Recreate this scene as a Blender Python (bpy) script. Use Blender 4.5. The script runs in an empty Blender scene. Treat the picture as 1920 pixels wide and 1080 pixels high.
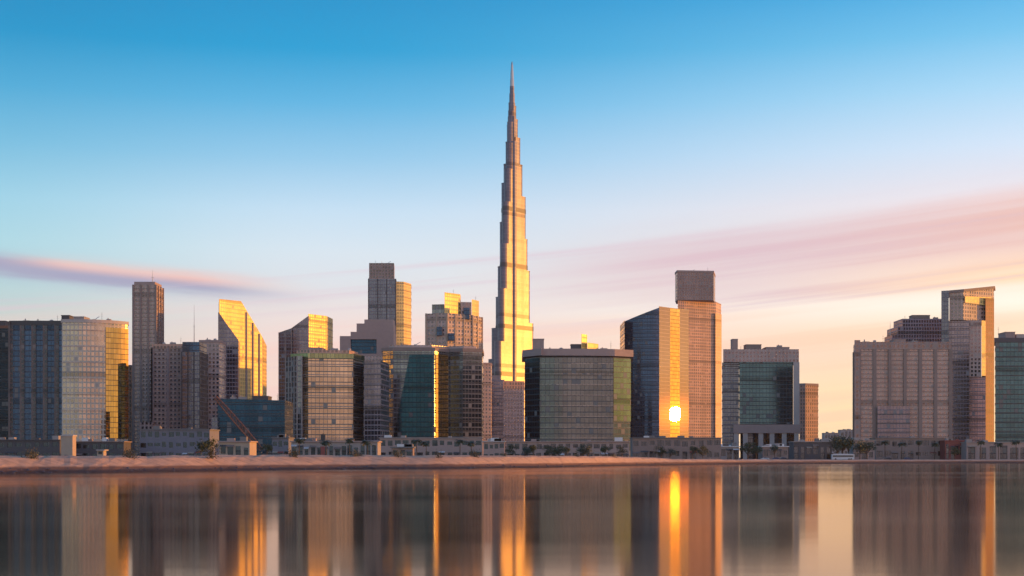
import bpy, math, random
from mathutils import Vector, noise as mnoise
random.seed(11)
SC = bpy.context.scene
COL = SC.collection
R = math.radians

# ------------------------------------------------------------------ camera
F, CX, HY, CAMZ = 2667.0, 960.0, 858.0, 3.0     # focal length in photo pixels, centre column, horizon row, eye height
cam = bpy.data.objects.new('camera', bpy.data.cameras.new('camera'))
COL.objects.link(cam)
cam.data.sensor_width = 36.0
cam.data.lens = 36.0 * F / 1920.0
cam.data.shift_y = (HY - 540.0) / 1920.0
cam.data.clip_start, cam.data.clip_end = 0.5, 60000.0
cam.location = (0, 0, CAMZ)
cam.rotation_euler = (R(90), 0, 0)
SC.camera = cam

# ------------------------------------------------------------------ light
SUN_AZ, SUN_EL = 78.0, 1.75                     # azimuth clockwise from the view axis
sd = Vector((math.sin(R(SUN_AZ)) * math.cos(R(SUN_EL)), math.cos(R(SUN_AZ)) * math.cos(R(SUN_EL)), math.sin(R(SUN_EL))))
sun = bpy.data.objects.new('sun', bpy.data.lights.new('sun', 'SUN'))
COL.objects.link(sun)
sun.data.energy = 4.1
sun.data.angle = R(0.45)
sun.data.color = (1.0, 0.40, 0.04)
sun.rotation_euler = sd.to_track_quat('Z', 'Y').to_euler()

SC.view_settings.view_transform = 'Standard'
SC.view_settings.look = 'None'
SC.view_settings.exposure = 0.2
SC.view_settings.gamma = 1.0
SC.render.engine = 'CYCLES'
SC.cycles.use_denoising = True
SC.cycles.max_bounces = 6
SC.cycles.glossy_bounces = 4
SC.cycles.sample_clamp_indirect = 8.0
SC.cycles.blur_glossy = 0.0


def lin(c):
    return tuple((v / 255 / 12.92) if v / 255 <= 0.04045 else ((v / 255 + 0.055) / 1.055) ** 2.4 for v in c)


class NT:
    """small node-tree writer"""
    def __init__(s, tree):
        s.t = tree
        s.t.nodes.clear()

    def n(s, typ, **kw):
        nd = s.t.nodes.new(typ)
        for k, v in kw.items():
            setattr(nd, k, v)
        return nd

    def put(s, sock, v):
        if isinstance(v, bpy.types.NodeSocket):
            s.t.links.new(v, sock)
        elif v is not None:
            if hasattr(sock, 'default_value') and hasattr(sock.default_value, '__len__'):
                v = tuple(v)
                if len(sock.default_value) == 4 and len(v) == 3:
                    v = v + (1.0,)
            sock.default_value = v

    def m(s, op, a, b=None, c=None, clamp=False):
        nd = s.n('ShaderNodeMath', operation=op, use_clamp=clamp)
        for k, v in enumerate((a, b, c)):
            if v is not None:
                s.put(nd.inputs[k], v)
        return nd.outputs[0]

    def v(s, op, a, b=None):
        nd = s.n('ShaderNodeVectorMath', operation=op)
        s.put(nd.inputs[0], a)
        if b is not None:
            s.put(nd.inputs[3 if op == 'SCALE' else 1], b)
        return nd.outputs[1] if op in ('DOT_PRODUCT', 'LENGTH') else nd.outputs[0]

    def mix(s, f, a, b, blend='MIX'):
        nd = s.n('ShaderNodeMix', data_type='RGBA', blend_type=blend)
        s.put(nd.inputs[0], f)
        s.put(nd.inputs[6], a)
        s.put(nd.inputs[7], b)
        return nd.outputs[2]

    def smooth(s, x, lo, hi):
        nd = s.n('ShaderNodeMapRange', interpolation_type='SMOOTHSTEP')
        s.put(nd.inputs[0], x)
        nd.inputs[1].default_value, nd.inputs[2].default_value = lo, hi
        return nd.outputs[0]

    def ramp(s, x, stops, srgb=True):
        nd = s.n('ShaderNodeValToRGB')
        e = nd.color_ramp.elements
        while len(e) > 1:
            e.remove(e[-1])
        for k, (p, c) in enumerate(stops):
            el = e[0] if k == 0 else e.new(p)
            el.position = p
            el.color = (lin(c) if srgb else c) + (1.0,)
        s.put(nd.inputs[0], x)
        return nd.outputs[0]

    def noise(s, vec, scale, detail=3.0, rough=0.5):
        nd = s.n('ShaderNodeTexNoise')
        s.put(nd.inputs['Vector'], vec)
        nd.inputs['Scale'].default_value = scale
        nd.inputs['Detail'].default_value = detail
        nd.inputs['Roughness'].default_value = rough
        return nd.outputs[0]

    def xyz(s, x, y, z):
        nd = s.n('ShaderNodeCombineXYZ')
        for k, v in enumerate((x, y, z)):
            s.put(nd.inputs[k], v)
        return nd.outputs[0]

    def sep(s, v):
        nd = s.n('ShaderNodeSeparateXYZ')
        s.put(nd.inputs[0], v)
        return nd.outputs


# ------------------------------------------------------------------ sky
W = bpy.data.worlds.new('World')
SC.world = W
W.use_nodes = True
w = NT(W.node_tree)
D_ = w.n('ShaderNodeTexCoord').outputs['Generated']
dx, dy, dz = w.sep(D_)
el = w.m('MULTIPLY', w.m('ARCSINE', dz), 57.29578)
az = w.m('MULTIPLY', w.m('ARCTAN2', dx, dy), 57.29578)
aaz = w.m('ABSOLUTE', az)
t = w.m('DIVIDE', el, 40.0, clamp=True)
def rp(lst):
    return w.ramp(t, [(e / 40.0, c) for e, c in lst])
cool = rp([(0, (238, 206, 190)), (4.2, (240, 210, 199)), (5.6, (229, 214, 211)), (6.8, (214, 217, 222)), (8.2, (207, 221, 231)),
           (9.8, (188, 215, 234)), (11.8, (140, 194, 226)), (13.9, (84, 172, 216)), (15.9, (4, 150, 202)), (17.8, (0, 139, 193)),
           (25, (0, 118, 186)), (40, (0, 84, 152))])
warm = rp([(0, (255, 220, 158)), (2.5, (254, 222, 170)), (4.0, (251, 214, 182)), (5.0, (252, 222, 190)), (5.9, (255, 243, 226)), (6.9, (253, 232, 214)),
           (8.1, (236, 212, 206)), (9.8, (232, 220, 224)), (11.8, (203, 221, 240)), (13.9, (160, 208, 237)), (15.9, (106, 187, 228)),
           (17.8, (58, 164, 218)), (25, (20, 125, 190)), (40, (0, 90, 155))])
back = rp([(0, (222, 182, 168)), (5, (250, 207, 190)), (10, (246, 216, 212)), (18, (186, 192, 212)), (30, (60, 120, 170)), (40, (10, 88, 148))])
base = w.mix(w.smooth(az, -9.0, 24.0), cool, warm)
back = w.v('SCALE', back, 1.35)          # unseen sky behind the camera, brightened to fill the shaded fronts
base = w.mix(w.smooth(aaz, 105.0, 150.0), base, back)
# left third of the view: a touch deeper
base = w.mix(w.m('MULTIPLY', w.smooth(az, -7.0, -22.0), 0.8), base, w.mix(1.0, base, (0.5, 0.84, 0.86), 'MULTIPLY'))
# golden glow round the low sun
cosd = w.v('DOT_PRODUCT', D_, tuple(sd))
ang = w.m('MULTIPLY', w.m('ARCCOSINE', w.m('MINIMUM', cosd, 0.99999)), 57.29578)
g1 = w.m('EXPONENT', w.m('MULTIPLY', w.m('POWER', w.m('DIVIDE', ang, 22.0), 2.0), -1.0))
g2 = w.m('EXPONENT', w.m('MULTIPLY', w.m('POWER', w.m('DIVIDE', ang, 7.0), 2.0), -1.0))
glow = w.v('ADD', w.v('SCALE', (0.9, 0.36, 0.03), g1), w.v('SCALE', (1.3, 0.52, 0.05), g2))
# streaked clouds: long, thin, tilted up to the right
vv = w.m('SUBTRACT', el, w.m('MULTIPLY', az, 0.10))
cn = w.noise(w.xyz(w.m('MULTIPLY', az, 0.045), w.m('MULTIPLY', vv, 0.62), 3.1), 1.0, 6.0, 0.55)
cn2 = w.noise(w.xyz(w.m('MULTIPLY', az, 0.03), w.m('MULTIPLY', vv, 1.9), 9.7), 1.0, 5.0, 0.55)
vt = w.m('ADD', w.m('SUBTRACT', el, w.m('MULTIPLY', az, 0.095)), w.m('MULTIPLY', w.m('SUBTRACT', cn, 0.5), 1.6))
vb = w.m('ADD', w.m('SUBTRACT', el, w.m('MULTIPLY', az, 0.03)), w.m('MULTIPLY', w.m('SUBTRACT', cn2, 0.5), 0.9))
band = w.m('MULTIPLY', w.smooth(vt, 8.7, 7.6), w.smooth(vb, 5.5, 6.3))
band = w.m('MULTIPLY', band, w.smooth(az, -3.0, 9.0))
band = w.m('MULTIPLY', band, w.m('ADD', 0.72, w.m('MULTIPLY', w.smooth(cn, 0.3, 0.6), 0.28)))
band = w.m('MULTIPLY', band, w.m('ADD', 0.62, w.m('MULTIPLY', w.smooth(cn2, 0.34, 0.6), 0.38)))
band = w.m('MULTIPLY', band, w.smooth(aaz, 70.0, 35.0))
ccol = w.mix(w.smooth(az, 8.0, 24.0), lin((212, 182, 192)), lin((228, 180, 166)))
ccol = w.mix(w.m('MULTIPLY', w.smooth(vb, 7.6, 6.2), w.smooth(az, 9.0, 22.0)), ccol, lin((255, 214, 168)))
sky = w.mix(w.m('MULTIPLY', band, 0.97), base, ccol)
# left streak
cen = w.m('SUBTRACT', 7.0, w.m('MULTIPLY', w.m('ADD', az, 16.0), 0.075))
dv = w.m('SUBTRACT', el, cen)
ln = w.noise(w.xyz(w.m('MULTIPLY', az, 0.12), w.m('MULTIPLY', dv, 1.6), 5.0), 1.0, 5.0, 0.55)
dv2 = w.m('ADD', dv, w.m('MULTIPLY', w.m('SUBTRACT', ln, 0.5), 0.9))
st = w.m('EXPONENT', w.m('MULTIPLY', w.m('POWER', w.m('DIVIDE', dv2, 0.42), 2.0), -1.0))
st = w.m('MULTIPLY', st, w.m('MULTIPLY', w.smooth(az, -7.0, -13.0), w.smooth(az, -60.0, -30.0)))
scol = w.mix(w.m('MULTIPLY', w.smooth(dv, -0.1, 0.35), w.smooth(az, -20.5, -17.0)), lin((160, 158, 184)), lin((234, 186, 176)))
sky = w.mix(w.m('MULTIPLY', st, 0.97), sky, scol)
# faint veils in the middle
veil = w.m('MULTIPLY', w.smooth(cn2, 0.5, 0.72), w.m('MULTIPLY', w.smooth(vv, 9.2, 7.8), w.smooth(vv, 3.0, 5.0)))
veil = w.m('MULTIPLY', veil, w.smooth(aaz, 80.0, 40.0))
sky = w.mix(w.m('MULTIPLY', veil, 0.6), sky, lin((214, 192, 204)))
low_ = w.m('MULTIPLY', w.smooth(w.noise(w.xyz(w.m('MULTIPLY', az, 0.02), w.m('MULTIPLY', vv, 1.3), 21.0), 1.0, 4.0, 0.55), 0.46, 0.62), w.smooth(el, 6.5, 4.5))
low_ = w.m('MULTIPLY', low_, w.smooth(aaz, 80.0, 40.0))
sky = w.mix(w.m('MULTIPLY', low_, 0.55), sky, w.mix(w.smooth(az, -5.0, 15.0), lin((238, 200, 192)), lin((248, 202, 172))))
sky = w.v('ADD', sky, glow)
# low ground below the horizon
sky = w.mix(w.smooth(el, -0.2, -2.0), sky, (0.05, 0.045, 0.05))
nish = w.n('ShaderNodeTexSky', sky_type='NISHITA', sun_disc=False, sun_elevation=R(SUN_EL), sun_rotation=R(SUN_AZ))
nish.air_density, nish.dust_density, nish.ozone_density = 1.0, 1.0, 2.0
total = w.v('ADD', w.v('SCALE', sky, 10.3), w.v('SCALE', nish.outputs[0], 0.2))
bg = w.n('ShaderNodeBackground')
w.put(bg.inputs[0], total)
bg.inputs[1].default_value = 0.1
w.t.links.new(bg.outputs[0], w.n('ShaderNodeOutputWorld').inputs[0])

# ------------------------------------------------------------------ helpers
GZ = 1.6


def X(px, d):
    return (px - CX) / F * d


def Z(y, d):
    return CAMZ + (HY - y) / F * d


class MB:
    """collects polygons with metre UVs and links them as one mesh object"""
    def __init__(s):
        s.v, s.f, s.uv, s.mi = [], [], [], []

    def face(s, pts, uvs=None, mi=0):
        k = len(s.v)
        s.v += [tuple(p) for p in pts]
        s.f.append(tuple(range(k, k + len(pts))))
        s.uv.append(uvs if uvs else [(p[0], p[1]) for p in pts])
        s.mi.append(mi)

    def prism(s, poly, z0, z1, wall=0, cap=1, u0=0.0, bottom=False, skip=()):
        n = len(poly)
        zt = z1 if hasattr(z1, '__len__') else [z1] * n
        zb = z0 if hasattr(z0, '__len__') else [z0] * n
        u = u0
        for i in range(n):
            a, b = poly[i], poly[(i + 1) % n]
            L = math.hypot(b[0] - a[0], b[1] - a[1])
            j = (i + 1) % n
            if i not in skip:
                s.face([(a[0], a[1], zb[i]), (b[0], b[1], zb[j]), (b[0], b[1], zt[j]), (a[0], a[1], zt[i])],
                       [(u, zb[i]), (u + L, zb[j]), (u + L, zt[j]), (u, zt[i])], wall)
            u += L
        s.face([(p[0], p[1], zt[i]) for i, p in enumerate(poly)], None, cap)
        if bottom:
            s.face([(poly[i][0], poly[i][1], zb[i]) for i in reversed(range(n))], None, cap)

    def box(s, x0, x1, y0, y1, z0, z1, mi=0, cap=None):
        s.prism([(x0, y0), (x1, y0), (x1, y1), (x0, y1)], z0, z1, mi, mi if cap is None else cap, bottom=True)

    def bar(s, a, b, r, n=6, r2=None, mi=0):
        a, b = Vector(a), Vector(b)
        r2 = r if r2 is None else r2
        ax = (b - a).normalized()
        t_ = ax.orthogonal().normalized()
        q = ax.cross(t_)
        ra = [a + (t_ * math.cos(k * 2 * math.pi / n) + q * math.sin(k * 2 * math.pi / n)) * r for k in range(n)]
        rb = [b + (t_ * math.cos(k * 2 * math.pi / n) + q * math.sin(k * 2 * math.pi / n)) * r2 for k in range(n)]
        for k in range(n):
            j = (k + 1) % n
            s.face([ra[k], ra[j], rb[j], rb[k]], None, mi)
        s.face(rb, None, mi)
        s.face(list(reversed(ra)), None, mi)

    def lathe(s, c, prof, n=10, mi=0):
        for (r0, z0), (r1, z1) in zip(prof[:-1], prof[1:]):
            for k in range(n):
                a0, a1 = 2 * math.pi * k / n, 2 * math.pi * (k + 1) / n
                s.face([(c[0] + r0 * math.cos(a0), c[1] + r0 * math.sin(a0), z0), (c[0] + r0 * math.cos(a1), c[1] + r0 * math.sin(a1), z0),
                        (c[0] + r1 * math.cos(a1), c[1] + r1 * math.sin(a1), z1), (c[0] + r1 * math.cos(a0), c[1] + r1 * math.sin(a0), z1)], None, mi)

    def build(s, name, mats, parent=None, origin=(0, 0, 0)):
        me = bpy.data.meshes.new(name)
        o = Vector(origin)
        me.from_pydata([tuple(Vector(p) - o) for p in s.v], [], s.f)
        if not isinstance(mats, (list, tuple)):
            mats = [mats]
        for m_ in mats:
            me.materials.append(m_)
        me.polygons.foreach_set('material_index', [min(k, len(mats) - 1) for k in s.mi])
        ul = me.uv_layers.new(name='metres')
        ul.data.foreach_set('uv', [c for f in s.uv for q in f for c in q])
        ob = bpy.data.objects.new(name, me)
        COL.objects.link(ob)
        if parent is not None:
            ob.parent = parent
        else:
            ob.location = o
        return ob


def offset(poly, d):
    n = len(poly)
    out = []
    for i in range(n):
        a, b, c = Vector(poly[i - 1]), Vector(poly[i]), Vector(poly[(i + 1) % n])
        e1, e2 = (b - a).normalized(), (c - b).normalized()
        n1, n2 = Vector((e1.y, -e1.x)), Vector((e2.y, -e2.x))
        k = n1 + n2
        k = k / max(0.25, k.dot(n1)) if k.length > 1e-6 else n1
        out.append(tuple(b + k * d))
    return out


def tag(o, label, cat, group=None):
    o['label'] = label
    o['category'] = cat
    if group:
        o['group'] = group
    return o


def structure(o):
    o['kind'] = 'structure'
    return o


def empty(name, loc):
    o = bpy.data.objects.new(name, None)
    o.location = loc
    COL.objects.link(o)
    return o


def copy_tree(o, parent=None):
    c = o.copy()
    COL.objects.link(c)
    c.parent = parent
    for ch in list(o.children):
        copy_tree(ch, c)
    return c


# ------------------------------------------------------------------ materials
def principled(nt, **kw):
    p = nt.n('ShaderNodeBsdfPrincipled')
    for k, v in kw.items():
        nt.put(p.inputs[k], v)
    nt.t.links.new(p.outputs[0], nt.n('ShaderNodeOutputMaterial').inputs[0])
    return p


def new_mat(name):
    m_ = bpy.data.materials.new(name)
    m_.use_nodes = True
    return m_, NT(m_.node_tree)


_seed = [0.0]


def facade(name, glass, frame, pw=3.0, fh=4.0, mf=0.12, sf=0.25, rough=0.1, tilt=0.006, metal=0.9, blind=0.05, frough=0.55, wave=0.02, fmetal=0.0):
    """curtain wall: panes that mirror the sky, each hung a little out of true, between mullions and floor bands"""
    _seed[0] += 1.37
    m_, k = new_mat(name)
    uv = k.n('ShaderNodeUVMap', uv_map='metres').outputs[0]
    u, v, _ = k.sep(uv)
    us, vs = k.m('DIVIDE', u, pw), k.m('DIVIDE', v, fh)
    fu, fv = k.m('FRACT', us), k.m('FRACT', vs)
    mul = k.m('LESS_THAN', fu, mf)
    spa = k.m('LESS_THAN', fv, sf)
    mask = k.m('MAXIMUM', mul, spa)
    wn = k.n('ShaderNodeTexWhiteNoise', noise_dimensions='3D')
    k.put(wn.inputs['Vector'], k.xyz(k.m('FLOOR', us), k.m('FLOOR', vs), _seed[0]))
    rnd, rc = wn.outputs['Value'], wn.outputs['Color']
    big = k.noise(k.xyz(u, v, _seed[0]), 0.035, 3.0)
    drt = k.noise(k.xyz(k.m('MULTIPLY', u, 0.5), k.m('MULTIPLY', v, 0.06), _seed[0]), 1.0, 4.0)
    pane = k.mix(1.0, glass, k.xyz(*[k.m('ADD', 0.88, k.m('MULTIPLY', rnd, 0.24))] * 3), 'MULTIPLY')
    bay = k.n('ShaderNodeTexWhiteNoise', noise_dimensions='2D')
    k.put(bay.inputs['Vector'], k.xyz(k.m('FLOOR', k.m('DIVIDE', u, pw * 3.0)), _seed[0], 0.0))
    flo = k.n('ShaderNodeTexWhiteNoise', noise_dimensions='2D')
    k.put(flo.inputs['Vector'], k.xyz(k.m('FLOOR', vs), _seed[0] + 7.0, 0.0))
    plantf = k.m('LESS_THAN', k.m('FRACT', k.m('DIVIDE', k.m('ADD', v, _seed[0] * 9.0), fh * 14.0)), 0.072)
    tone = k.m('MULTIPLY', k.m('ADD', 0.82, k.m('ADD', k.m('MULTIPLY', bay.outputs[0], 0.24), k.m('MULTIPLY', flo.outputs[0], 0.16))), k.m('SUBTRACT', 1.0, k.m('MULTIPLY', plantf, 0.4)))
    pane = k.mix(1.0, pane, k.xyz(tone, tone, tone), 'MULTIPLY')
    fr = k.mix(1.0, frame, k.xyz(*[k.m('ADD', 0.62, k.m('ADD', k.m('MULTIPLY', drt, 0.45), k.m('MULTIPLY', big, 0.3)))] * 3), 'MULTIPLY')
    fr = k.mix(1.0, fr, k.xyz(tone, tone, tone), 'MULTIPLY')
    isb = k.m('MULTIPLY', k.m('GREATER_THAN', rnd, 1.0 - blind), k.m('SUBTRACT', 1.0, mask))
    col = k.mix(mask, pane, fr)
    col = k.mix(isb, col, k.mix(0.5, frame, (0.3, 0.28, 0.25)))
    opaque = k.m('MAXIMUM', mask, isb)
    geo = k.n('ShaderNodeNewGeometry')
    jit = k.v('SCALE', k.v('SUBTRACT', rc, (0.5, 0.5, 0.5)), tilt)
    wv = k.n('ShaderNodeTexNoise')
    k.put(wv.inputs['Vector'], k.xyz(u, v, _seed[0]))
    wv.inputs['Scale'].default_value = 0.07
    wav = k.v('SCALE', k.v('SUBTRACT', wv.outputs['Color'], (0.5, 0.5, 0.5)), wave)
    nor = k.v('NORMALIZE', k.v('ADD', geo.outputs['Normal'], k.v('ADD', jit, wav)))
    principled(k, **{'Base Color': col,
                     'Metallic': k.m('ADD', k.m('MULTIPLY', k.m('SUBTRACT', 1.0, opaque), metal), k.m('MULTIPLY', opaque, fmetal)),
                     'Roughness': k.m('ADD', k.m('MULTIPLY', opaque, frough - rough), rough), 'Normal': nor})
    return m_


def mirror_glass(name, tint, halo):
    """gold-coated mirror panes: almost polished, every pane hung a hair out of true, thin dark joints"""
    m_, k = new_mat(name)
    u, v, _ = k.sep(k.n('ShaderNodeUVMap', uv_map='metres').outputs[0])
    us, vs = k.m('DIVIDE', u, 2.0), k.m('DIVIDE', v, 4.0)
    mask = k.m('MAXIMUM', k.m('LESS_THAN', k.m('FRACT', us), 0.07), k.m('LESS_THAN', k.m('FRACT', vs), 0.10))
    wn = k.n('ShaderNodeTexWhiteNoise', noise_dimensions='3D')
    k.put(wn.inputs['Vector'], k.xyz(k.m('FLOOR', us), k.m('FLOOR', vs), 4.2))
    geo = k.n('ShaderNodeNewGeometry')
    nor = k.v('NORMALIZE', k.v('ADD', geo.outputs['Normal'], k.v('SCALE', k.v('SUBTRACT', wn.outputs['Color'], (0.5, 0.5, 0.5)), 0.0009)))
    f = k.m('ADD', 0.85, k.m('MULTIPLY', wn.outputs['Value'], 0.3))
    col = k.mix(1.0, tint, k.xyz(f, f, f), 'MULTIPLY')
    g = k.n('ShaderNodeBsdfGlossy', distribution='BECKMANN')
    k.put(g.inputs['Color'], col)
    g.inputs['Roughness'].default_value = 0.022 if halo < 0.01 else 0.09
    k.put(g.inputs['Normal'], nor)
    g2_ = k.n('ShaderNodeBsdfGlossy', distribution='BECKMANN')
    k.put(g2_.inputs['Color'], (1.0, 0.6, 0.25))
    g2_.inputs['Roughness'].default_value = 0.078
    d = k.n('ShaderNodeBsdfDiffuse')
    k.put(d.inputs['Color'], (0.12, 0.09, 0.07))
    a = k.n('ShaderNodeMixShader')
    a.inputs[0].default_value = halo
    k.t.links.new(g.outputs[0], a.inputs[1])
    k.t.links.new(g2_.outputs[0], a.inputs[2])
    c_ = k.n('ShaderNodeMixShader')
    k.put(c_.inputs[0], mask)
    k.t.links.new(a.outputs[0], c_.inputs[1])
    k.t.links.new(d.outputs[0], c_.inputs[2])
    k.t.links.new(c_.outputs[0], k.n('ShaderNodeOutputMaterial').inputs[0])
    return m_


def satin_glass():
    """dim bronze panes with a faint satin lobe that spreads the sun's image a little"""
    m_, k = new_mat('satin_bronze_glass')
    u, v, _ = k.sep(k.n('ShaderNodeUVMap', uv_map='metres').outputs[0])
    mask = k.m('MAXIMUM', k.m('LESS_THAN', k.m('FRACT', k.m('DIVIDE', u, 2.4)), 0.1), k.m('LESS_THAN', k.m('FRACT', k.m('DIVIDE', v, 4.0)), 0.16))
    base = k.n('ShaderNodeBsdfDiffuse')
    k.put(base.inputs['Color'], k.mix(mask, (0.10, 0.085, 0.075), (0.26, 0.21, 0.17)))
    lobe = k.n('ShaderNodeBsdfGlossy', distribution='BECKMANN')
    k.put(lobe.inputs['Color'], (1.0, 0.36, 0.1))
    lobe.inputs['Roughness'].default_value = 0.082
    sheen = k.n('ShaderNodeBsdfGlossy', distribution='BECKMANN')
    k.put(sheen.inputs['Color'], (0.16, 0.125, 0.085))
    sheen.inputs['Roughness'].default_value = 0.02
    geo = k.n('ShaderNodeNewGeometry')
    k.put(sheen.inputs['Normal'], k.v('NORMALIZE', k.v('ADD', geo.outputs['Normal'], (0.0, 0.0, 0.03))))
    a = k.n('ShaderNodeAddShader')
    k.t.links.new(base.outputs[0], a.inputs[0])
    k.t.links.new(sheen.outputs[0], a.inputs[1])
    c_ = k.n('ShaderNodeMixShader')
    c_.inputs[0].default_value = 0.00018
    k.t.links.new(a.outputs[0], c_.inputs[1])
    k.t.links.new(lobe.outputs[0], c_.inputs[2])
    k.t.links.new(c_.outputs[0], k.n('ShaderNodeOutputMaterial').inputs[0])
    return m_


def plain(name, c, rough=0.7, var=0.3, scale=0.3, metal=0.0):
    m_, k = new_mat(name)
    co = k.n('ShaderNodeTexCoord').outputs['Object']
    n1 = k.noise(co, scale, 5.0, 0.6)
    n2 = k.noise(co, scale * 0.13, 3.0)
    f = k.m('ADD', 1.0 - var, k.m('ADD', k.m('MULTIPLY', n1, var), k.m('MULTIPLY', n2, var)))
    principled(k, **{'Base Color': k.mix(1.0, c, k.xyz(f, f, f), 'MULTIPLY'), 'Roughness': rough, 'Metallic': metal})
    return m_


M = {}
M['navy'] = facade('navy_curtain_wall', (0.034, 0.065, 0.13), (0.045, 0.05, 0.072), 2.8, 4.0, 0.1, 0.2, 0.12)
M['ink'] = facade('ink_curtain_wall', (0.009, 0.02, 0.034), (0.01, 0.015, 0.022), 2.8, 4.0, 0.1, 0.2, 0.12)
M['teal'] = facade('teal_curtain_wall', (0.036, 0.092, 0.122), (0.038, 0.06, 0.07), 3.2, 4.0, 0.08, 0.16, 0.1)
M['sagegrey'] = facade('sage_grey_curtain_wall', (0.088, 0.108, 0.122), (0.088, 0.09, 0.094), 3.2, 4.0, 0.08, 0.16, 0.13)
M['orange'] = facade('orange_panel_wall', (0.14, 0.055, 0.045), (0.34, 0.115, 0.08), 3.0, 3.8, 0.5, 0.34, 0.5, blind=0.05, metal=0.0)
M['deepteal'] = facade('deep_teal_curtain_wall', (0.009, 0.048, 0.075), (0.015, 0.035, 0.045), 3.0, 4.0, 0.08, 0.18, 0.1)
M['blue'] = facade('blue_curtain_wall', (0.014, 0.05, 0.1), (0.02, 0.038, 0.06), 3.0, 3.8, 0.08, 0.18, 0.12, blind=0.08)
M['green'] = facade('green_curtain_wall', (0.17, 0.21, 0.12), (0.12, 0.14, 0.09), 3.0, 4.0, 0.08, 0.16, 0.14)
M['tan'] = facade('bronze_curtain_wall', (0.33, 0.27, 0.195), (0.27, 0.215, 0.17), 3.0, 3.9, 0.1, 0.2, 0.14)
M['violet'] = facade('violet_grey_curtain_wall', (0.15, 0.125, 0.155), (0.27, 0.21, 0.225), 2.6, 3.8, 0.14, 0.24, 0.14)
M['grey'] = facade('grey_curtain_wall', (0.15, 0.165, 0.185), (0.20, 0.19, 0.19), 2.8, 3.9, 0.14, 0.24, 0.13)
M['slate'] = facade('slate_curtain_wall', (0.115, 0.12, 0.16), (0.20, 0.18, 0.205), 2.6, 3.8, 0.12, 0.22, 0.12)
M['brownstone'] = facade('brown_panel_wall', (0.15, 0.13, 0.135), (0.52, 0.37, 0.31), 3.4, 3.7, 0.42, 0.36, 0.15, blind=0.08)
M['browndark'] = facade('dark_brown_panel_wall', (0.10, 0.085, 0.09), (0.34, 0.24, 0.21), 3.4, 3.7, 0.4, 0.34, 0.15, blind=0.08)
M['pinkstone'] = facade('pink_panel_wall', (0.12, 0.11, 0.13), (0.55, 0.40, 0.345), 3.4, 3.7, 0.45, 0.4, 0.15, blind=0.08)
M['salmon'] = facade('salmon_panel_wall', (0.24, 0.17, 0.14), (0.72, 0.41, 0.28), 3.0, 3.8, 0.4, 0.34, 0.3, blind=0.08, metal=0.3)
M['cream'] = facade('cream_panel_wall', (0.3, 0.26, 0.22), (0.55, 0.46, 0.38), 3.0, 3.9, 0.3, 0.3, 0.16)
M['mirror'] = mirror_glass('gold_mirror_glass', (0.42, 0.28, 0.10), 0.00025)
M['satin'] = satin_glass()
M['sunlitgold'] = facade('sunlit_gold_panel_wall', (0.50, 0.38, 0.15), (0.88, 0.64, 0.22), 3.0, 3.8, 0.34, 0.34, 0.42, blind=0.05, metal=0.25)  # golden sunlight worked into the panel colour of the lit faces
M['steel'] = facade('steel_fin_wall', (0.095, 0.095, 0.135), (0.165, 0.142, 0.168), 3.2, 7.6, 0.34, 0.18, 0.36, blind=0.0, frough=0.42, fmetal=0.85, tilt=0.006, wave=0.01)
M['mauve'] = facade('mauve_panel_wall', (0.16, 0.13, 0.16), (0.40, 0.29, 0.32), 2.6, 3.8, 0.3, 0.3, 0.2)
M['umber'] = facade('umber_panel_wall', (0.05, 0.06, 0.08), (0.17, 0.12, 0.11), 3.4, 3.7, 0.4, 0.34, 0.15)
M['concrete'] = plain('concrete', (0.38, 0.32, 0.295))
M['paleconcrete'] = plain('pale_concrete', (0.52, 0.44, 0.40))
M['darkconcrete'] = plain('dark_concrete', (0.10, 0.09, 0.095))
M['pinkrender'] = plain('pink_render', (0.42, 0.30, 0.265))
M['bluegrey'] = plain('blue_grey_render', (0.20, 0.19, 0.225))
M['beige'] = plain('beige_render', (0.48, 0.36, 0.27))
M['brownrender'] = plain('brown_render', (0.30, 0.215, 0.185))
M['white'] = plain('white_paint', (0.72, 0.68, 0.66), 0.5, 0.12)
M['darkmetal'] = plain('dark_metal', (0.05, 0.05, 0.06), 0.4, 0.2, 0.5, 0.4)
M['silver'] = plain('silver_metal', (0.5, 0.47, 0.48), 0.35, 0.15, 0.5, 0.7)
M['rust'] = plain('rust_paint', (0.22, 0.085, 0.045), 0.6, 0.4, 0.8)
M['redpaint'] = plain('red_brown_paint', (0.30, 0.075, 0.06), 0.6, 0.3, 0.5)
M['roofgrey'] = plain('roof_grey', (0.2, 0.185, 0.18))
M['darkglass'] = facade('dark_shop_glass', (0.06, 0.08, 0.11), (0.03, 0.03, 0.035), 2.0, 3.5, 0.08, 0.1, 0.1)
M['bark'] = plain('bark', (0.10, 0.07, 0.05), 0.9, 0.4, 2.0)
M['rubber'] = plain('rubber', (0.02, 0.02, 0.022), 0.8, 0.1)


def leaf_mat(name, a, b):
    m_, k = new_mat(name)
    co = k.n('ShaderNodeTexCoord').outputs['Object']
    oi = k.n('ShaderNodeObjectInfo').outputs['Random']
    n1 = k.noise(co, 1.1, 3.0)
    f = k.m('ADD', k.m('MULTIPLY', n1, 0.9), k.m('MULTIPLY', oi, 0.3), clamp=True)
    principled(k, **{'Base Color': k.mix(f, a, b), 'Roughness': 0.6})
    return m_


M['leaf'] = leaf_mat('tree_foliage', (0.022, 0.035, 0.016), (0.075, 0.095, 0.04))
M['palmleaf'] = leaf_mat('palm_foliage', (0.03, 0.045, 0.022), (0.09, 0.10, 0.05))
M['shrubleaf'] = leaf_mat('shrub_foliage', (0.04, 0.045, 0.025), (0.11, 0.10, 0.06))

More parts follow.
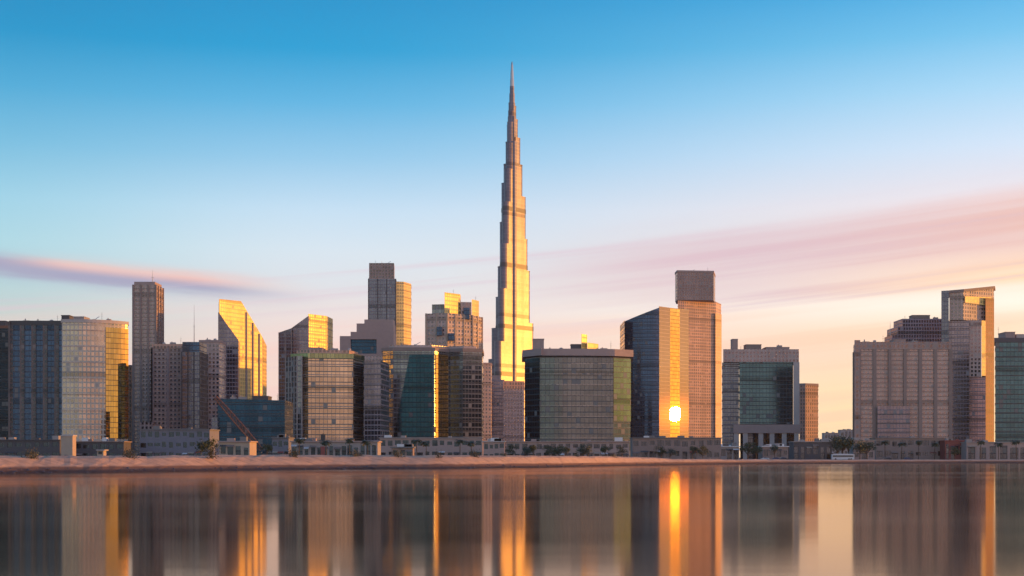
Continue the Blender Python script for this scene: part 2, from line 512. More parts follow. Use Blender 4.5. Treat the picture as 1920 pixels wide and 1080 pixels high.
# sand
m_, k = new_mat('sand')
co = k.n('ShaderNodeTexCoord').outputs['Object']
uvs = k.sep(k.n('ShaderNodeUVMap', uv_map='metres').outputs[0])
n1 = k.noise(co, 0.12, 6.0, 0.65)
n2 = k.noise(k.v('MULTIPLY', co, (0.3, 1.5, 1.5)), 0.5, 6.0, 0.7)
c = k.mix(n1, (0.52, 0.30, 0.175), (0.78, 0.50, 0.31))
c = k.mix(k.smooth(n2, 0.42, 0.75), c, (0.36, 0.21, 0.13))
wet = k.m('ADD', uvs[1], k.m('MULTIPLY', k.m('SUBTRACT', n1, 0.5), 0.5))
c = k.mix(k.smooth(wet, 1.5, 0.95), c, (0.20, 0.095, 0.045))
c = k.mix(k.smooth(wet, 0.75, 0.3), c, (0.055, 0.028, 0.018))
bmp = k.n('ShaderNodeBump')
k.put(bmp.inputs['Height'], n2)
bmp.inputs['Strength'].default_value = 0.6
bmp.inputs['Distance'].default_value = 0.4
principled(k, **{'Base Color': c, 'Roughness': 0.85, 'Normal': bmp.outputs[0]})
M['sand'] = m_
# land
m_, k = new_mat('dusty_ground')
co = k.n('ShaderNodeTexCoord').outputs['Object']
c = k.mix(k.noise(co, 0.02, 6.0, 0.6), (0.13, 0.10, 0.085), (0.36, 0.26, 0.20))
principled(k, **{'Base Color': c, 'Roughness': 0.9})
M['land'] = m_
# water: calm, long soft ripples
m_, k = new_mat('calm_water')
co = k.n('ShaderNodeTexCoord').outputs['Object']
n1 = k.noise(k.v('MULTIPLY', co, (0.012, 0.02, 1.0)), 1.0, 4.0, 0.55)
n2 = k.noise(k.v('MULTIPLY', co, (0.05, 0.16, 1.0)), 1.0, 3.0, 0.5)
bmp = k.n('ShaderNodeBump')
k.put(bmp.inputs['Height'], n2)
bmp.inputs['Strength'].default_value = 0.10
bmp.inputs['Distance'].default_value = 0.05
rgh = k.m('ADD', 0.06, k.m('MULTIPLY', k.smooth(n1, 0.3, 0.7), 0.045))
gl = k.n('ShaderNodeBsdfGlossy')                # everything mirrored is tinted warm brown
k.put(gl.inputs['Color'], (0.95, 0.80, 0.665))
k.put(gl.inputs['Roughness'], rgh)
k.put(gl.inputs['Normal'], bmp.outputs[0])
df = k.n('ShaderNodeBsdfDiffuse')
k.put(df.inputs['Color'], (0.030, 0.020, 0.015))
frn = k.n('ShaderNodeFresnel')
frn.inputs['IOR'].default_value = 1.34
mx = k.n('ShaderNodeMixShader')
k.t.links.new(frn.outputs[0], mx.inputs[0])
k.t.links.new(df.outputs[0], mx.inputs[1])
k.t.links.new(gl.outputs[0], mx.inputs[2])
k.t.links.new(mx.outputs[0], k.n('ShaderNodeOutputMaterial').inputs[0])
M['water'] = m_

# ------------------------------------------------------------------ water, land, sand bank
mb = MB()
mb.face([(-30000, -3000, 0), (30000, -3000, 0), (30000, 45000, 0), (-30000, 45000, 0)])
structure(mb.build('water', M['water']))

SHORE = [(-900, 905), (-250, 893), (0, 888), (200, 886), (300, 884.5), (520, 881), (700, 880), (960, 878), (1180, 873.5), (1300, 871), (1500, 869.6),
         (1700, 868.8), (1920, 868.2), (2300, 867.4), (3200, 866)]
CREST = [(-900, 3.2), (0, 3.35), (300, 3.4), (520, 3.7), (960, 3.65), (1180, 3.4), (1260, 2.5), (1500, 2.05), (1750, 1.95), (1920, 1.85), (3200, 1.8)]


def interp(tab, x):
    for (a, va), (b, vb) in zip(tab[:-1], tab[1:]):
        if a <= x <= b:
            return va + (vb - va) * (x - a) / (b - a)
    return tab[0][1] if x < tab[0][0] else tab[-1][1]


def shore_d(px):
    return sum(CAMZ * F / (interp(SHORE, min(3200, max(-900, px + q))) - HY) for q in range(-160, 161, 20)) / 17.0


mb = MB()
xs = [-900 + 12 * i for i in range(342)]
rows = []
for px in xs:
    d = shore_d(px)
    h = interp(CREST, px)
    wob = mnoise.noise((px * 0.008, 0, 0)) * 2.0 + mnoise.noise((px * 0.03, 3, 0)) * 0.5
    d += wob
    hh = h + mnoise.noise((px * 0.02, 7, 0)) * 0.22 + mnoise.noise((px * 0.11, 9, 0)) * 0.1
    prof = [(-4, -0.7), (0, -0.05), (1.5, 0.32), (4, 0.8), (6, 1.35), (8, 1.9 * hh / 3.5), (12, hh * 0.85), (17, hh), (25, hh), (32, max(GZ + 0.02, hh * 0.75)), (44, GZ - 0.1)]
    rows.append([(X(px, d + a) if d + a > 1 else 0, d + a, z + (mnoise.noise((px * 0.08, a * 0.4, 1)) * 0.12 if a > 1 else 0)) for a, z in prof])
for r0, r1 in zip(rows[:-1], rows[1:]):
    for i in range(len(r0) - 1):
        q = [r0[i], r1[i], r1[i + 1], r0[i + 1]]
        mb.face(q, [(p[0], p[2]) for p in q])
bank = structure(mb.build('sand_bank', M['sand']))
bank['label'] = 'orange sand bank along the far edge of the water'

mb = MB()                                     # loose stones along the wet edge
for i in range(620):
    px = random.uniform(-150, 2100)
    d = shore_d(px) + random.uniform(0.2, 5.5) ** 1.0 - 0.5
    rs = random.uniform(0.12, 0.42) * (1.4 if random.random() < 0.1 else 1.0)
    cc = Vector((X(px, d), d, 0.05 + max(0.0, (d - shore_d(px)) * 0.16)))
    ring = [cc + Vector((math.cos(q * 1.047) * rs * random.uniform(0.7, 1.3), math.sin(q * 1.047) * rs * random.uniform(0.7, 1.3), random.uniform(-0.1, 0.15) * rs)) for q in range(6)]
    top_ = cc + Vector((random.uniform(-0.2, 0.2) * rs, 0, rs * random.uniform(0.5, 0.9)))
    for q in range(6):
        mb.face([ring[q], ring[(q + 1) % 6], top_])
st_ = mb.build('shore_stones', M['darkconcrete'])
st_['kind'] = 'stuff'

mb = MB()
edge = [(X(px, shore_d(px) + 26), shore_d(px) + 26) for px in xs]
far = [(e[0] * 40 if abs(e[0]) > 1 else e[0], 42000) for e in edge]
for i in range(len(edge) - 1):
    a, b = edge[i], edge[i + 1]
    xa, xb = -16000 + 32000 * i / (len(edge) - 1), -16000 + 32000 * (i + 1) / (len(edge) - 1)
    mb.face([(a[0], a[1], GZ), (b[0], b[1], GZ), (xb, 42000, GZ), (xa, 42000, GZ)])
structure(mb.build('ground', M['land']))


# ------------------------------------------------------------------ towers
class Tower:
    def __init__(s, name, label, D, pxc, cat='tower', group=None):
        s.D = D
        s.o = (X(pxc, D), D, GZ)
        s.root = empty(name, s.o)
        tag(s.root, label, cat, group)

    def P(s, pts):
        return [(X(p, s.D + d), s.D + d) for p, d in pts]

    def rect(s, p0, p1, d0=0.0, d1=40.0):
        x0, x1 = X(p0, s.D + d0), X(p1, s.D + d0)
        return [(x0, s.D + d0), (x1, s.D + d0), (x1, s.D + d1), (x0, s.D + d1)]

    def zz(s, y):
        if y is None:
            return GZ - 0.5
        return [Z(q, s.D) for q in y] if hasattr(y, '__len__') else Z(y, s.D)

    def solid(s, part, poly, ytop, ybot=None, mats=None, bands=None, piers=None, skip=()):
        """one part: prism, with raised floor bands (step m, reach m) and piers (spacing, width, reach) in its second material"""
        b = MB()
        z0, z1 = s.zz(ybot), s.zz(ytop)
        b.prism(poly, z0, z1, 0, 1, bottom=ybot is not None, skip=skip)
        zt = min(z1) if hasattr(z1, '__len__') else z1
        zb = max(z0) if hasattr(z0, '__len__') else z0
        if bands:
            st, rc = bands
            z = max(zb, GZ) + st
            pl = offset(poly, rc)
            while z < zt - 0.8:
                b.prism(pl, z, z + 0.55, 1, 1, bottom=True)
                z += st
        if piers:
            sp, wd, rc = piers
            n = len(poly)
            for i in range(n):
                a, c_ = Vector(poly[i]), Vector(poly[(i + 1) % n])
                L = (c_ - a).length
                if L < sp * 0.8:
                    continue
                e = (c_ - a) / L
                nn = Vector((e.y, -e.x))
                cnt = max(1, int(L / sp))
                for q in range(cnt + 1):
                    m0 = a + e * (L * q / cnt - wd / 2)
                    zi0 = z1[i] if hasattr(z1, '__len__') else z1
                    zi1 = z1[(i + 1) % n] if hasattr(z1, '__len__') else z1
                    zq = zi0 + (zi1 - zi0) * q / cnt
                    p4 = [m0 + nn * rc, m0 + e * wd + nn * rc, m0 + e * wd - nn * 0.3, m0 - nn * 0.3]
                    b.prism([tuple(p) for p in p4], zb, zq + 0.12, 1, 1, bottom=True)
        return b.build(part, mats, s.root, s.o)

    def plant(s, part, p0, p1, ytop, ybot, d0=6, d1=20, mat='concrete'):
        b = MB()
        z0, z1 = Z(ybot, s.D) - 0.4, Z(ytop, s.D)
        x0, x1 = X(p0, s.D), X(p1, s.D)
        b.box(x0, x1, s.D + d0, s.D + d1, z0, z1)
        n = max(2, int((x1 - x0) / 3))
        for i in range(n):            # louvre posts and a coping
            xx = x0 + (x1 - x0) * (i + 0.5) / n
            b.box(xx - 0.25, xx + 0.25, s.D + d0 - 0.25, s.D + d0, z0, z1 - 0.5)
        b.box(x0 - 0.3, x1 + 0.3, s.D + d0 - 0.35, s.D + d1 + 0.3, z1, z1 + 0.5)
        return b.build(part, M[mat], s.root, s.o)

    def mast(s, px, ytop, ybot, r=0.5, mat='silver', d=12, part='mast'):
        b = MB()
        x, y = X(px, s.D), s.D + d
        z0, z1 = Z(ybot, s.D) - 0.5, Z(ytop, s.D)
        zm = z0 + (z1 - z0) * 0.45
        b.bar((x, y, z0), (x, y, zm), r, 6, r * 0.7)
        b.bar((x, y, zm), (x, y, z1), r * 0.6, 6, r * 0.2)
        b.bar((x - r * 2, y, zm), (x + r * 2, y, zm), r * 0.3, 5)
        return b.build(part, M[mat], s.root, s.o)

    def coping(s, poly, y, h=1.6, out=0.5, mat='concrete', part='roof_parapet'):
        b = MB()
        z = Z(y, s.D)
        b.prism(offset(poly, out), z - h, z + 0.25, 0, 0, bottom=True)
        return b.build(part, M[mat], s.root, s.o)


def arc_chain(T, p0, p1, a0, a1, d0=0.0, n=16):
    """convex curved front whose ends stand in two columns of the view, its normal turning from azimuth a0 to a1"""
    q0, q1 = p0, p1
    for _ in range(12):
        x0, x1 = X(q0, T.D), X(q1, T.D)
        Rr = (x1 - x0) / (math.sin(R(a1)) - math.sin(R(a0)))
        c0 = (x0 - Rr * math.sin(R(a0)), T.D + d0 - Rr * min(math.cos(R(a0)), math.cos(R(a1)), -1.0 if a0 >= 180 >= a1 else 1.0) )
        out = [(c0[0] + Rr * math.sin(R(a0 + (a1 - a0) * i / n)), c0[1] + Rr * math.cos(R(a0 + (a1 - a0) * i / n))) for i in range(n + 1)]
        q0 += p0 - (out[0][0] / out[0][1] * F + CX)
        q1 += p1 - (out[-1][0] / out[-1][1] * F + CX)
    return out


def close_back(chain, ymax):
    return chain + [(chain[-1][0], ymax), (chain[0][0], ymax)] if chain[-1][1] < ymax - 0.5 else chain + [(chain[0][0], ymax)]


# --- far left group
T = Tower('office_tower', 'near-black glass tower cut by the left edge of the view', 1150, -30)
p = T.rect(-75, 23, 0, 36)
T.solid('facade', p, 612, None, [M['ink'], M['darkmetal']], bands=(8, 0.25))
T.coping(p, 611, 2.0, 0.5, 'rust')
T.plant('plant_room', -40, 5, 601, 611, mat='darkconcrete')

T = Tower('office_tower', 'wide dark slab tower with navy and brown vertical stripes at far left', 1085, 75)
p = T.rect(20, 128, 0, 45)
T.solid('facade', p, 603, None, [M['navy'], M['umber']], piers=(8.6, 3.4, 0.6))
T.coping(p, 602, 3.2, 0.9, 'darkmetal')
T.plant('plant_room', 112, 127, 591, 602, 4, 20, 'darkconcrete')

T = Tower('office_tower', 'curved glass tower with a glowing golden right edge beside the striped slab', 1060, 180)
ch = arc_chain(T, 116, 240, 192, 119)
p = ch + [(X(236, 1120), 1120), (ch[0][0], 1120)]
T.solid('facade', p, 603, None, [M['cream'], M['brownstone']], bands=(12, 0.2))
b = MB()
u = 0
mm = ch[9:]
mm = offset(p, 0.35)[10:17]
for a, c in zip(mm[:-1], mm[1:]):
    L = math.hypot(c[0] - a[0], c[1] - a[1])
    b.face([(a[0], a[1], Z(822, 1060)), (c[0], c[1], Z(822, 1060)), (c[0], c[1], Z(612, 1060)), (a[0], a[1], Z(612, 1060))],
           [(u, 0), (u + L, 0), (u + L, 84), (u, 84)])
    u += L
b.build('mirror_glazing', M['mirror'], T.root, T.o)
T.coping(p, 599, 2.2, 0.6, 'paleconcrete')
T.plant('plant_room', 130, 150, 592, 598, 10, 24)

T = Tower('apartment_block', 'slim salmon block squeezed between the golden curved tower and the slim brown tower', 1330, 241)
p = T.P([(231, 0), (252, 10), (255, 34), (231, 34)])
T.solid('facade', p, 686, None, [M['salmon'], M['pinkrender']], bands=(7.4, 0.3))
T.coping(p, 684, 1.6, 0.4, 'pinkrender')

T = Tower('apartment_tower', 'slim tall brown tower with an orange cap and a short mast at left', 1300, 272)
p = T.rect(250, 292, 0, 27)
T.solid('facade', p, 534, None, [M['brownstone'], M['brownrender']], bands=(3.7, 0.35), piers=(6.8, 1.6, 0.9))
T.solid('crown', T.rect(251.5, 290.5, 1, 26), 528, 534.2, [M['pinkrender']])
T.mast(280, 503, 528, 0.55)

T = Tower('apartment_block', 'brown stepped block with an orange parapet in front of the slim brown tower', 1220, 315)
p = T.rect(286, 344, 0, 32)
T.solid('facade', p, 652, None, [M['brownstone'], M['pinkrender']], bands=(3.7, 0.5), piers=(9.5, 2.0, 1.0))
T.solid('crown', T.rect(285, 345, -0.8, 33), 645, 652.3, [M['salmon'], M['pinkrender']])
T.solid('side_block', T.rect(262, 285.8, -6, 20), 792, None, [M['pinkstone'], M['concrete']])

T = Tower('apartment_tower', 'narrow slate-blue tower with a dark cap and a thin mast', 1185, 358)
p = T.rect(341, 375, 0, 30)
T.solid('facade', p, 660, None, [M['slate'], M['darkmetal']], piers=(5, 0.9, 0.4))
T.solid('crown', T.rect(342, 374, 0.6, 29), 641, 660.2, [M['navy'], M['darkmetal']])
T.mast(358, 568, 641, 0.45)

T = Tower('apartment_block', 'dusty pink block beside the dark left side of the slanted golden tower', 1265, 391)
p = T.rect(374, 411, 0, 30)
T.solid('facade', p, 640, None, [M['pinkstone'], M['pinkrender']], bands=(7.4, 0.3))
T.coping(p, 638, 1.8, 0.5, 'pinkrender')

T = Tower('office_tower', 'slanted tower with a sweeping golden upper face and a dark wedge side', 1340, 455)
gold = T.P([(411, 2), (452, 30), (492, 58), (500, 80), (430, 86), (410, 50)])
T.solid('sloped_face', gold, [560, 558, 622, 636, 600, 560], None, [M['sunlitgold'], M['beige']])
wing = T.P([(409, -22), (447, -22), (449.5, 24), (411, 1)])
T.solid('dark_wedge', wing, [590, 641, 641, 586], None, [M['violet'], M['darkconcrete']])
b = MB()
for q in (0.25, 0.55, 0.85):
    a0, a1 = Vector(gold[1]), Vector(gold[2])
    m0 = a0 + (a1 - a0) * q
    b.box(m0.x - 0.7, m0.x + 0.7, m0.y - 1.4, m0.y + 1.0, GZ, Z(558 + 64 * q, 1340) - 2)
b.build('pier', M['concrete'], T.root, T.o)

T = Tower('office_block', 'low dark blue glass block behind the rust-brown crane', 950, 468, 'office block')
p = T.rect(408, 534, 0, 36)
T.solid('facade', p, [747, 751, 751, 747], None, [M['blue'], M['darkmetal']], bands=(7.6, 0.25))
T.solid('side_annex', T.rect(397, 407.6, -4, 20), 783, None, [M['slate'], M['darkconcrete']])
T.plant('plant_room', 470, 500, 743, 749.5, mat='darkconcrete')

T = Tower('office_tower', 'tower with a stepped dark left side and a small golden top', 1550, 575)
T.solid('gold_block', T.P([(578, 2), (612, 26), (624, 60), (590, 60)]), 588, None, [M['sunlitgold'], M['beige']], bands=(7.6, 0.3))
T.solid('stepped_side', T.P([(547, -14), (579, -14), (579, 30), (547, 30)]), [617, 594, 594, 617], None, [M['violet'], M['brownrender']])
T.solid('lower_step', T.P([(523, -17), (546.6, -17), (547, 28), (524, 28)]), [626, 618, 618, 626], None, [M['slate'], M['brownrender']], piers=(6, 1.0, 0.4))

T = Tower('office_block', 'broad tan glass block with a greenish top band and a dark right bay', 1050, 630, 'office block')
p = T.P([(546, 8), (578, 0), (662, 6), (682, 30), (682, 60), (546, 60)])
T.solid('facade', p, 672, None, [M['tan'], M['concrete']], bands=(7.8, 0.25))
T.solid('top_band', offset(p, 0.6), 662, 672.3, [M['green'], M['pinkrender']])
T.solid('roof_terrace', offset(p, -4), 655, 662.2, [M['salmon'], M['pinkrender']])
T.solid('left_bay', T.P([(536, 12), (557, -2), (566, -2.5), (566, 2), (545, 14)]), 668, None, [M['grey'], M['concrete']], piers=(4, 0.8, 0.3))
T.solid('dark_bay', T.P([(683, 4), (714, 0), (730, 40), (690, 60)]), 676, None, [M['violet'], M['darkconcrete']], bands=(7.8, 0.25))
T.plant('plant_room', 560, 600, 650, 656, 14, 30, 'pinkrender')

T = Tower('office_tower', 'tall dark tower with a brown cap, tallest left of the needle tower', 1600, 728)
T.solid('facade', T.P([(691, 0), (742, 0), (744, 44), (694, 44)]), 523, None, [M['slate'], M['darkconcrete']], piers=(8, 1.2, 0.5))
T.solid('crown', T.P([(692, 0.6), (739, 0.6), (740, 36), (694, 36)]), 493, 523.2, [M['browndark'], M['brownrender']])
T.solid('crown_band', offset(T.P([(692, 0.6), (739, 0.6), (740, 36), (694, 36)]), 0.5), 521, 527, [M['pinkrender']])
T.solid('right_bay', T.P([(743, 3), (757, 6), (771, 26), (771, 50), (745, 43)]), 527, None, [M['sunlitgold'], M['brownrender']], bands=(7.6, 0.3))
T.mast(714, 486, 493, 0.4)

T = Tower('office_block', 'stepped pink block with a dark rectangular opening near its roof', 1500, 688, 'office block')
pm = T.rect(636, 738, 0, 36)
T.solid('facade', pm, 668, None, [M['pinkstone'], M['pinkrender']], bands=(7.4, 0.3))
b = MB()                                   # upper storeys wrap the big opening
def zb(y): return Z(y, 1500)
b.box(X(637, 1500), X(657, 1500), 1500.5, 1534, zb(668.3), zb(630))
b.box(X(706, 1500), X(738, 1500), 1500.5, 1534, zb(668.3), zb(622))
b.box(X(657.2, 1500), X(705.8, 1500), 1500.5, 1534, zb(636), zb(622))
b.box(X(657.2, 1500), X(705.8, 1500), 1500.5, 1534, zb(668.3), zb(663))
b.box(X(668, 1500), X(737, 1500), 1503, 1532, zb(622), zb(606))
b.box(X(682, 1500), X(736, 1500), 1506, 1530, zb(606), zb(598))
b.build('upper_storeys', M['pinkrender'], T.root, T.o)
b = MB()
b.face([(X(657, 1500), 1506, zb(663)), (X(706, 1500), 1506, zb(663)), (X(706, 1500), 1506, zb(636)), (X(657, 1500), 1506, zb(636))],
       [(0, 0), (28, 0), (28, 15), (0, 15)])
b.build('glazed_opening', M['blue'], T.root, T.o)

T = Tower('office_block', 'faceted dark glass block with a golden corner strip, left of the needle tower', 1150, 808, 'office block')
p = T.P([(717, 6), (737, 0), (815, 0), (842, 14.9), (868, 8), (904, 14), (906, 60), (722, 60)])
T.solid('facade', p, 658, None, [M['grey'], M['darkconcrete']], bands=(7.8, 0.25))
b = MB()
zt, z0 = Z(664, 1150), Z(821, 1150)
def fp(px, y, dd): return (X(px, 1150), 1150 + dd, Z(y, 1150))
b.face([fp(738, 820, -0.5), fp(812, 820, -0.5), fp(812, 665, -0.5), fp(768, 665, -0.5)], [(0, 0), (31, 0), (31, 67), (13, 67)])
b.face([fp(738, 820, -0.5), fp(768, 665, -0.5), fp(768, 665, -0.05), fp(738, 820, -0.05)])
b.build('slanted_glazing', M['deepteal'], T.root, T.o)
cf = T.P([(816.5, 0.83), (840, 13.8)])
b = MB()
e = Vector((cf[1][0] - cf[0][0], cf[1][1] - cf[0][1]))
L = e.length
nn = Vector((e.y, -e.x)) / L * 0.4
q0, q1 = Vector(cf[0]) + nn, Vector(cf[1]) + nn
b.face([(q0.x, q0.y, z0), (q1.x, q1.y, z0), (q1.x, q1.y, zt), (q0.x, q0.y, zt)], [(0, 0), (L, 0), (L, zt - z0), (0, zt - z0)])
b.build('corner_glazing', M['mirror'], T.root, T.o)
T.coping(p, 652, 2.6, 0.8, 'brownrender')
T.solid('roof_terrace', offset(p, -5), 646, 652.2, [M['pinkstone'], M['pinkrender']])

T = Tower('apartment_tower', 'stepped tan tower with dark recesses and orange roof blocks, just left of the needle tower', 1280, 852)
T.solid('facade', T.P([(799, 0), (838, -4), (886, 14), (904, 34), (904, 62), (800, 50)]), 588, None, [M['pinkstone'], M['beige']], bands=(7.4, 0.5), piers=(9, 1.6, 0.6))
T.solid('roof_block', T.P([(810, 4), (833, 2), (834, 30), (812, 34)]), 570, 588.2, [M['grey'], M['concrete']])
T.solid('roof_block', T.P([(833.5, 4), (863, 20), (864, 42), (835, 34)]), 547, 588.2, [M['sunlitgold'], M['beige']])
T.solid('roof_block', T.P([(864, 18), (884, 20), (884, 45), (866, 42)]), 562, 588.2, [M['brownstone'], M['brownrender']])
T.solid('roof_block', T.P([(884.5, 22), (898, 36), (898, 56), (885, 56)]), 556, 588.2, [M['sunlitgold'], M['beige']])
for (a, c, y0, y1) in ((819, 829, 630, 614), (841, 852, 640, 626), (868, 880, 597, 575)):
    b = MB()
    b.box(X(a, 1278), X(c, 1278), 1273 if a < 850 else 1288, 1292, Z(y0, 1280), Z(y1, 1280))
    b.build('recess', M['navy'], T.root, T.o)

T = Tower('apartment_block', 'pale pink narrow block tucked under the left foot of the needle tower', 1400, 909)
p = T.P([(896, 0), (921, 6), (922, 30), (897, 30)])
T.solid('facade', p, 682, None, [M['pinkstone'], M['paleconcrete']], bands=(7.4, 0.3))
T.coping(p, 680, 1.6, 0.4, 'pinkrender')

T = Tower('apartment_block', 'violet-grey podium block at the left foot of the needle tower', 1500, 928)
p = T.rect(908, 946, 0, 30)
T.solid('facade', p, 712, None, [M['violet'], M['pinkrender']], bands=(7.4, 0.3))
T.plant('plant_room', 914, 938, 704, 712, mat='pinkrender')
T = Tower('apartment_block', 'salmon block with an orange roofline directly below the needle tower', 1450, 962)
p = T.P([(944, 0), (982, 8), (983, 40), (945, 40)])
T.solid('facade', p, 728, None, [M['pinkstone'], M['pinkrender']], bands=(7.4, 0.3))
T.solid('crown', offset(p, 0.4), 714, 728.2, [M['salmon'], M['pinkrender']])

# --- needle tower: three wings round a core, stepping back in a spiral
NEEDLE_D = 2960
T = Tower('skyscraper', 'immensely tall stepped needle tower with a spire, rising over the whole skyline', NEEDLE_D, 960, 'skyscraper')
cx0, cy0 = 0.0, NEEDLE_D + 40
def nz(y): return Z(y, NEEDLE_D)
def wing_poly(azd, L, hw):
    a = Vector((math.sin(R(azd)), math.cos(R(azd))))
    n_ = Vector((a.y, -a.x))                # to the right of the wing axis seen from above
    c_ = Vector((cx0, cy0))
    pts = [c_ + n_ * -hw * 0.9]
    pts = []
    tip = max(L - hw, 1.0)
    pts.append(c_ - n_ * hw)
    pts.append(c_ + n_ * hw)
    pts.append(c_ + a * tip + n_ * hw)
    for q in (30, 60, 90, 120, 150):
        pts.append(c_ + a * (tip + hw * math.sin(R(q))) + n_ * hw * math.cos(R(q)))
    pts.append(c_ + a * tip - n_ * hw)
    pts = [tuple(v_) for v_ in pts]
    area = sum(pts[i][0] * pts[(i + 1) % len(pts)][1] - pts[(i + 1) % len(pts)][0] * pts[i][1] for i in range(len(pts)))
    return pts if area > 0 else list(reversed(pts))
WINGS = [(39.5, 10, [(690, 78), (600, 66), (500, 54), (440, 46), (360, 40), (300, 29), (250, 22), (215, 15.5), (190, 10.5)]),
         (216, 7.6, [(720, 66), (640, 56), (540, 45), (455, 36), (375, 29), (312, 22), (262, 17), (222, 13), (200, 9.5)]),
         (299, 10, [(670, 56), (611, 48), (552, 38), (494, 33), (410, 28), (336, 24), (300, 19), (258, 14.5), (226, 11.5), (184, 7.5)])]
for azd, hw, tiers in WINGS:
    b = MB()
    z0 = GZ - 0.5
    for (y, L) in tiers:
        z1 = nz(y)
        hh = min(hw, max(6.0, L * 0.45))
        b.prism(wing_poly(azd, L, hh), z0, z1, 0, 1)
        b.prism(wing_poly(azd, L + 0.4, hh + 0.4), z1 - 1.5, z1 + 0.3, 0, 0, bottom=True)
        z0 = z1
    for y in (700, 610, 494, 387):
        L = next((l_ for yy, l_ in tiers if yy < y), None)
        if L:
            b.prism(wing_poly(azd, L + 0.6, min(hw, max(6.0, L * 0.45)) + 0.6), nz(y) - 5, nz(y) + 4, 2, 2, bottom=True)
    b.build('wing', [M['steel'], M['silver'], M['darkmetal']], T.root, T.o)
b = MB()
for r0, y0, y1 in ((12, 858, 258), (9, 258, 210), (6.8, 210, 184), (5.6, 184, 166), (4.6, 166, 152)):
    b.prism([(cx0 + r0 * math.cos(R(60 * q)), cy0 + r0 * math.sin(R(60 * q))) for q in range(6)], nz(y0), nz(y1))
b.build('core', [M['steel'], M['silver']], T.root, T.o)
b = MB()
b.lathe((cx0, cy0), [(4.3, nz(153)), (4.0, nz(140)), (3.4, nz(139)), (3.1, nz(124)), (2.6, nz(123)), (2.2, nz(112)), (0.9, nz(106)), (0.02, nz(105))], 10)
b.build('spire', M['silver'], T.root, T.o)

# --- right half
T = Tower('office_block', 'wide teal glass block with a pale overhanging roof and a greenish right edge', 1040, 1082, 'office block')
ch = T.P([(985, 14), (1011, 0)]) + arc_chain(T, 1011.3, 1150, 186, 166, 0.0, 10) + T.P([(1182, 13)])
p = ch + [(X(1182, 1108), 1108), (ch[0][0], 1108)]
T.solid('facade', p, 669, None, [M['sagegrey'], M['grey']], bands=(7.8, 0.25))
b = MB()
q = offset(p, 0.4)
def strip(b, a, c, ylo, yhi, D):
    L = math.hypot(c[0] - a[0], c[1] - a[1])
    b.face([(a[0], a[1], Z(ylo, D)), (c[0], c[1], Z(ylo, D)), (c[0], c[1], Z(yhi, D)), (a[0], a[1], Z(yhi, D))],
           [(0, 0), (L, 0), (L, (ylo - yhi) / F * D), (0, (ylo - yhi) / F * D)])
strip(b, q[0], q[1], 822, 671, 1040)
b.build('dark_glazing', M['deepteal'], T.root, T.o)
b = MB()
strip(b, q[-4], q[-3], 790, 671, 1040)
b.build('green_glazing', M['green'], T.root, T.o)
T.solid('roof_slab', offset(p, 2.2), 654, 667, [M['pinkrender']])
T.plant('plant_room', 1000, 1021, 632, 654, 20, 34, 'pinkrender')
T.plant('plant_room', 1072, 1092, 644, 654, 12, 22, 'darkconcrete')
T.solid('stair_tower', T.P([(1090, 10), (1101, 16), (1101, 30), (1090, 30)]), 624, 654.3, [M['sunlitgold'], M['beige']])
T.solid('roof_pavilion', T.P([(1101.5, 10), (1122, 24), (1122, 36), (1102, 36)]), 640, 654.3, [M['sunlitgold'], M['beige']])

T = Tower('office_tower', 'curved navy glass tower catching the sun glint on a golden vertical strip', 1500, 1232)
ch = T.P([(1171, 26)]) + arc_chain(T, 1171.2, 1236, 222, 176, 26.0, 10)
fac = Vector(ch[-1])
x1 = X(1240, 1500)
def facet_at(px, a):                       # where the slanted facet plane through a stands in a column of the view
    g = (px - CX) / F
    t_ = (g * a[1] - a[0]) / (1.0 - g * 1.10)
    return (a[0] + t_, a[1] + 1.10 * t_)
c1 = (x1, fac.y + 1.5)
ca = facet_at(1256, c1)
c2 = facet_at(1274, c1)
c3 = facet_at(1291, c1)
x3 = c3[0]
body = ch + [c1, c2, c3, (x3, 1590), (ch[0][0], 1590)]
nb = len(body)
tops = []
for (xx, yy) in body:
    px = xx / yy * F + CX
    tops.append(596 - max(0.0, min(1.0, (px - 1171) / 75.0)) * 28)
b = MB()
T.solid('facade', body, tops, None, [M['navy'], M['darkmetal']], bands=(8, 0.2))
b = MB()
o2 = (0.26, -0.24)
strip(b, (ca[0] + o2[0], ca[1] + o2[1]), (c2[0] + o2[0], c2[1] + o2[1]), 826, 569, 1500)
b.build('mirror_glazing', M['mirror'], T.root, T.o)
b = MB()
strip(b, (c1[0] + o2[0], c1[1] + o2[1]), (ca[0] + o2[0], ca[1] + o2[1]), 826, 569, 1500)
b.build('bronze_glazing', M['satin'], T.root, T.o)
b = MB()
strip(b, (c2[0] + o2[0], c2[1] + o2[1]), (c3[0] + o2[0], c3[1] + o2[1]), 826, 569, 1500)
b.build('bronze_glazing', M['satin'], T.root, T.o)

T = Tower('office_tower', 'tall flat salmon tower with a dark brown crown behind the curved navy tower', 1770, 1312)
T.solid('facade', T.P([(1271, 2), (1283, 6), (1342, 33), (1352, 62), (1274, 64)]), 560, None, [M['salmon'], M['pinkrender']], bands=(7.6, 0.4))
T.solid('crown', T.P([(1266, 22), (1270, 0), (1338, 6), (1341, 50), (1268, 50)]), 510, 562, [M['browndark'], M['brownrender']])
T.solid('right_bay', T.P([(1341.5, 30), (1353, 44), (1353, 66), (1342, 66)]), 583, None, [M['salmon'], M['pinkrender']])
T.coping(T.P([(1266, 22), (1270, 0), (1338, 6), (1341, 50), (1268, 50)]), 507, 2, 0.5, 'pinkrender')

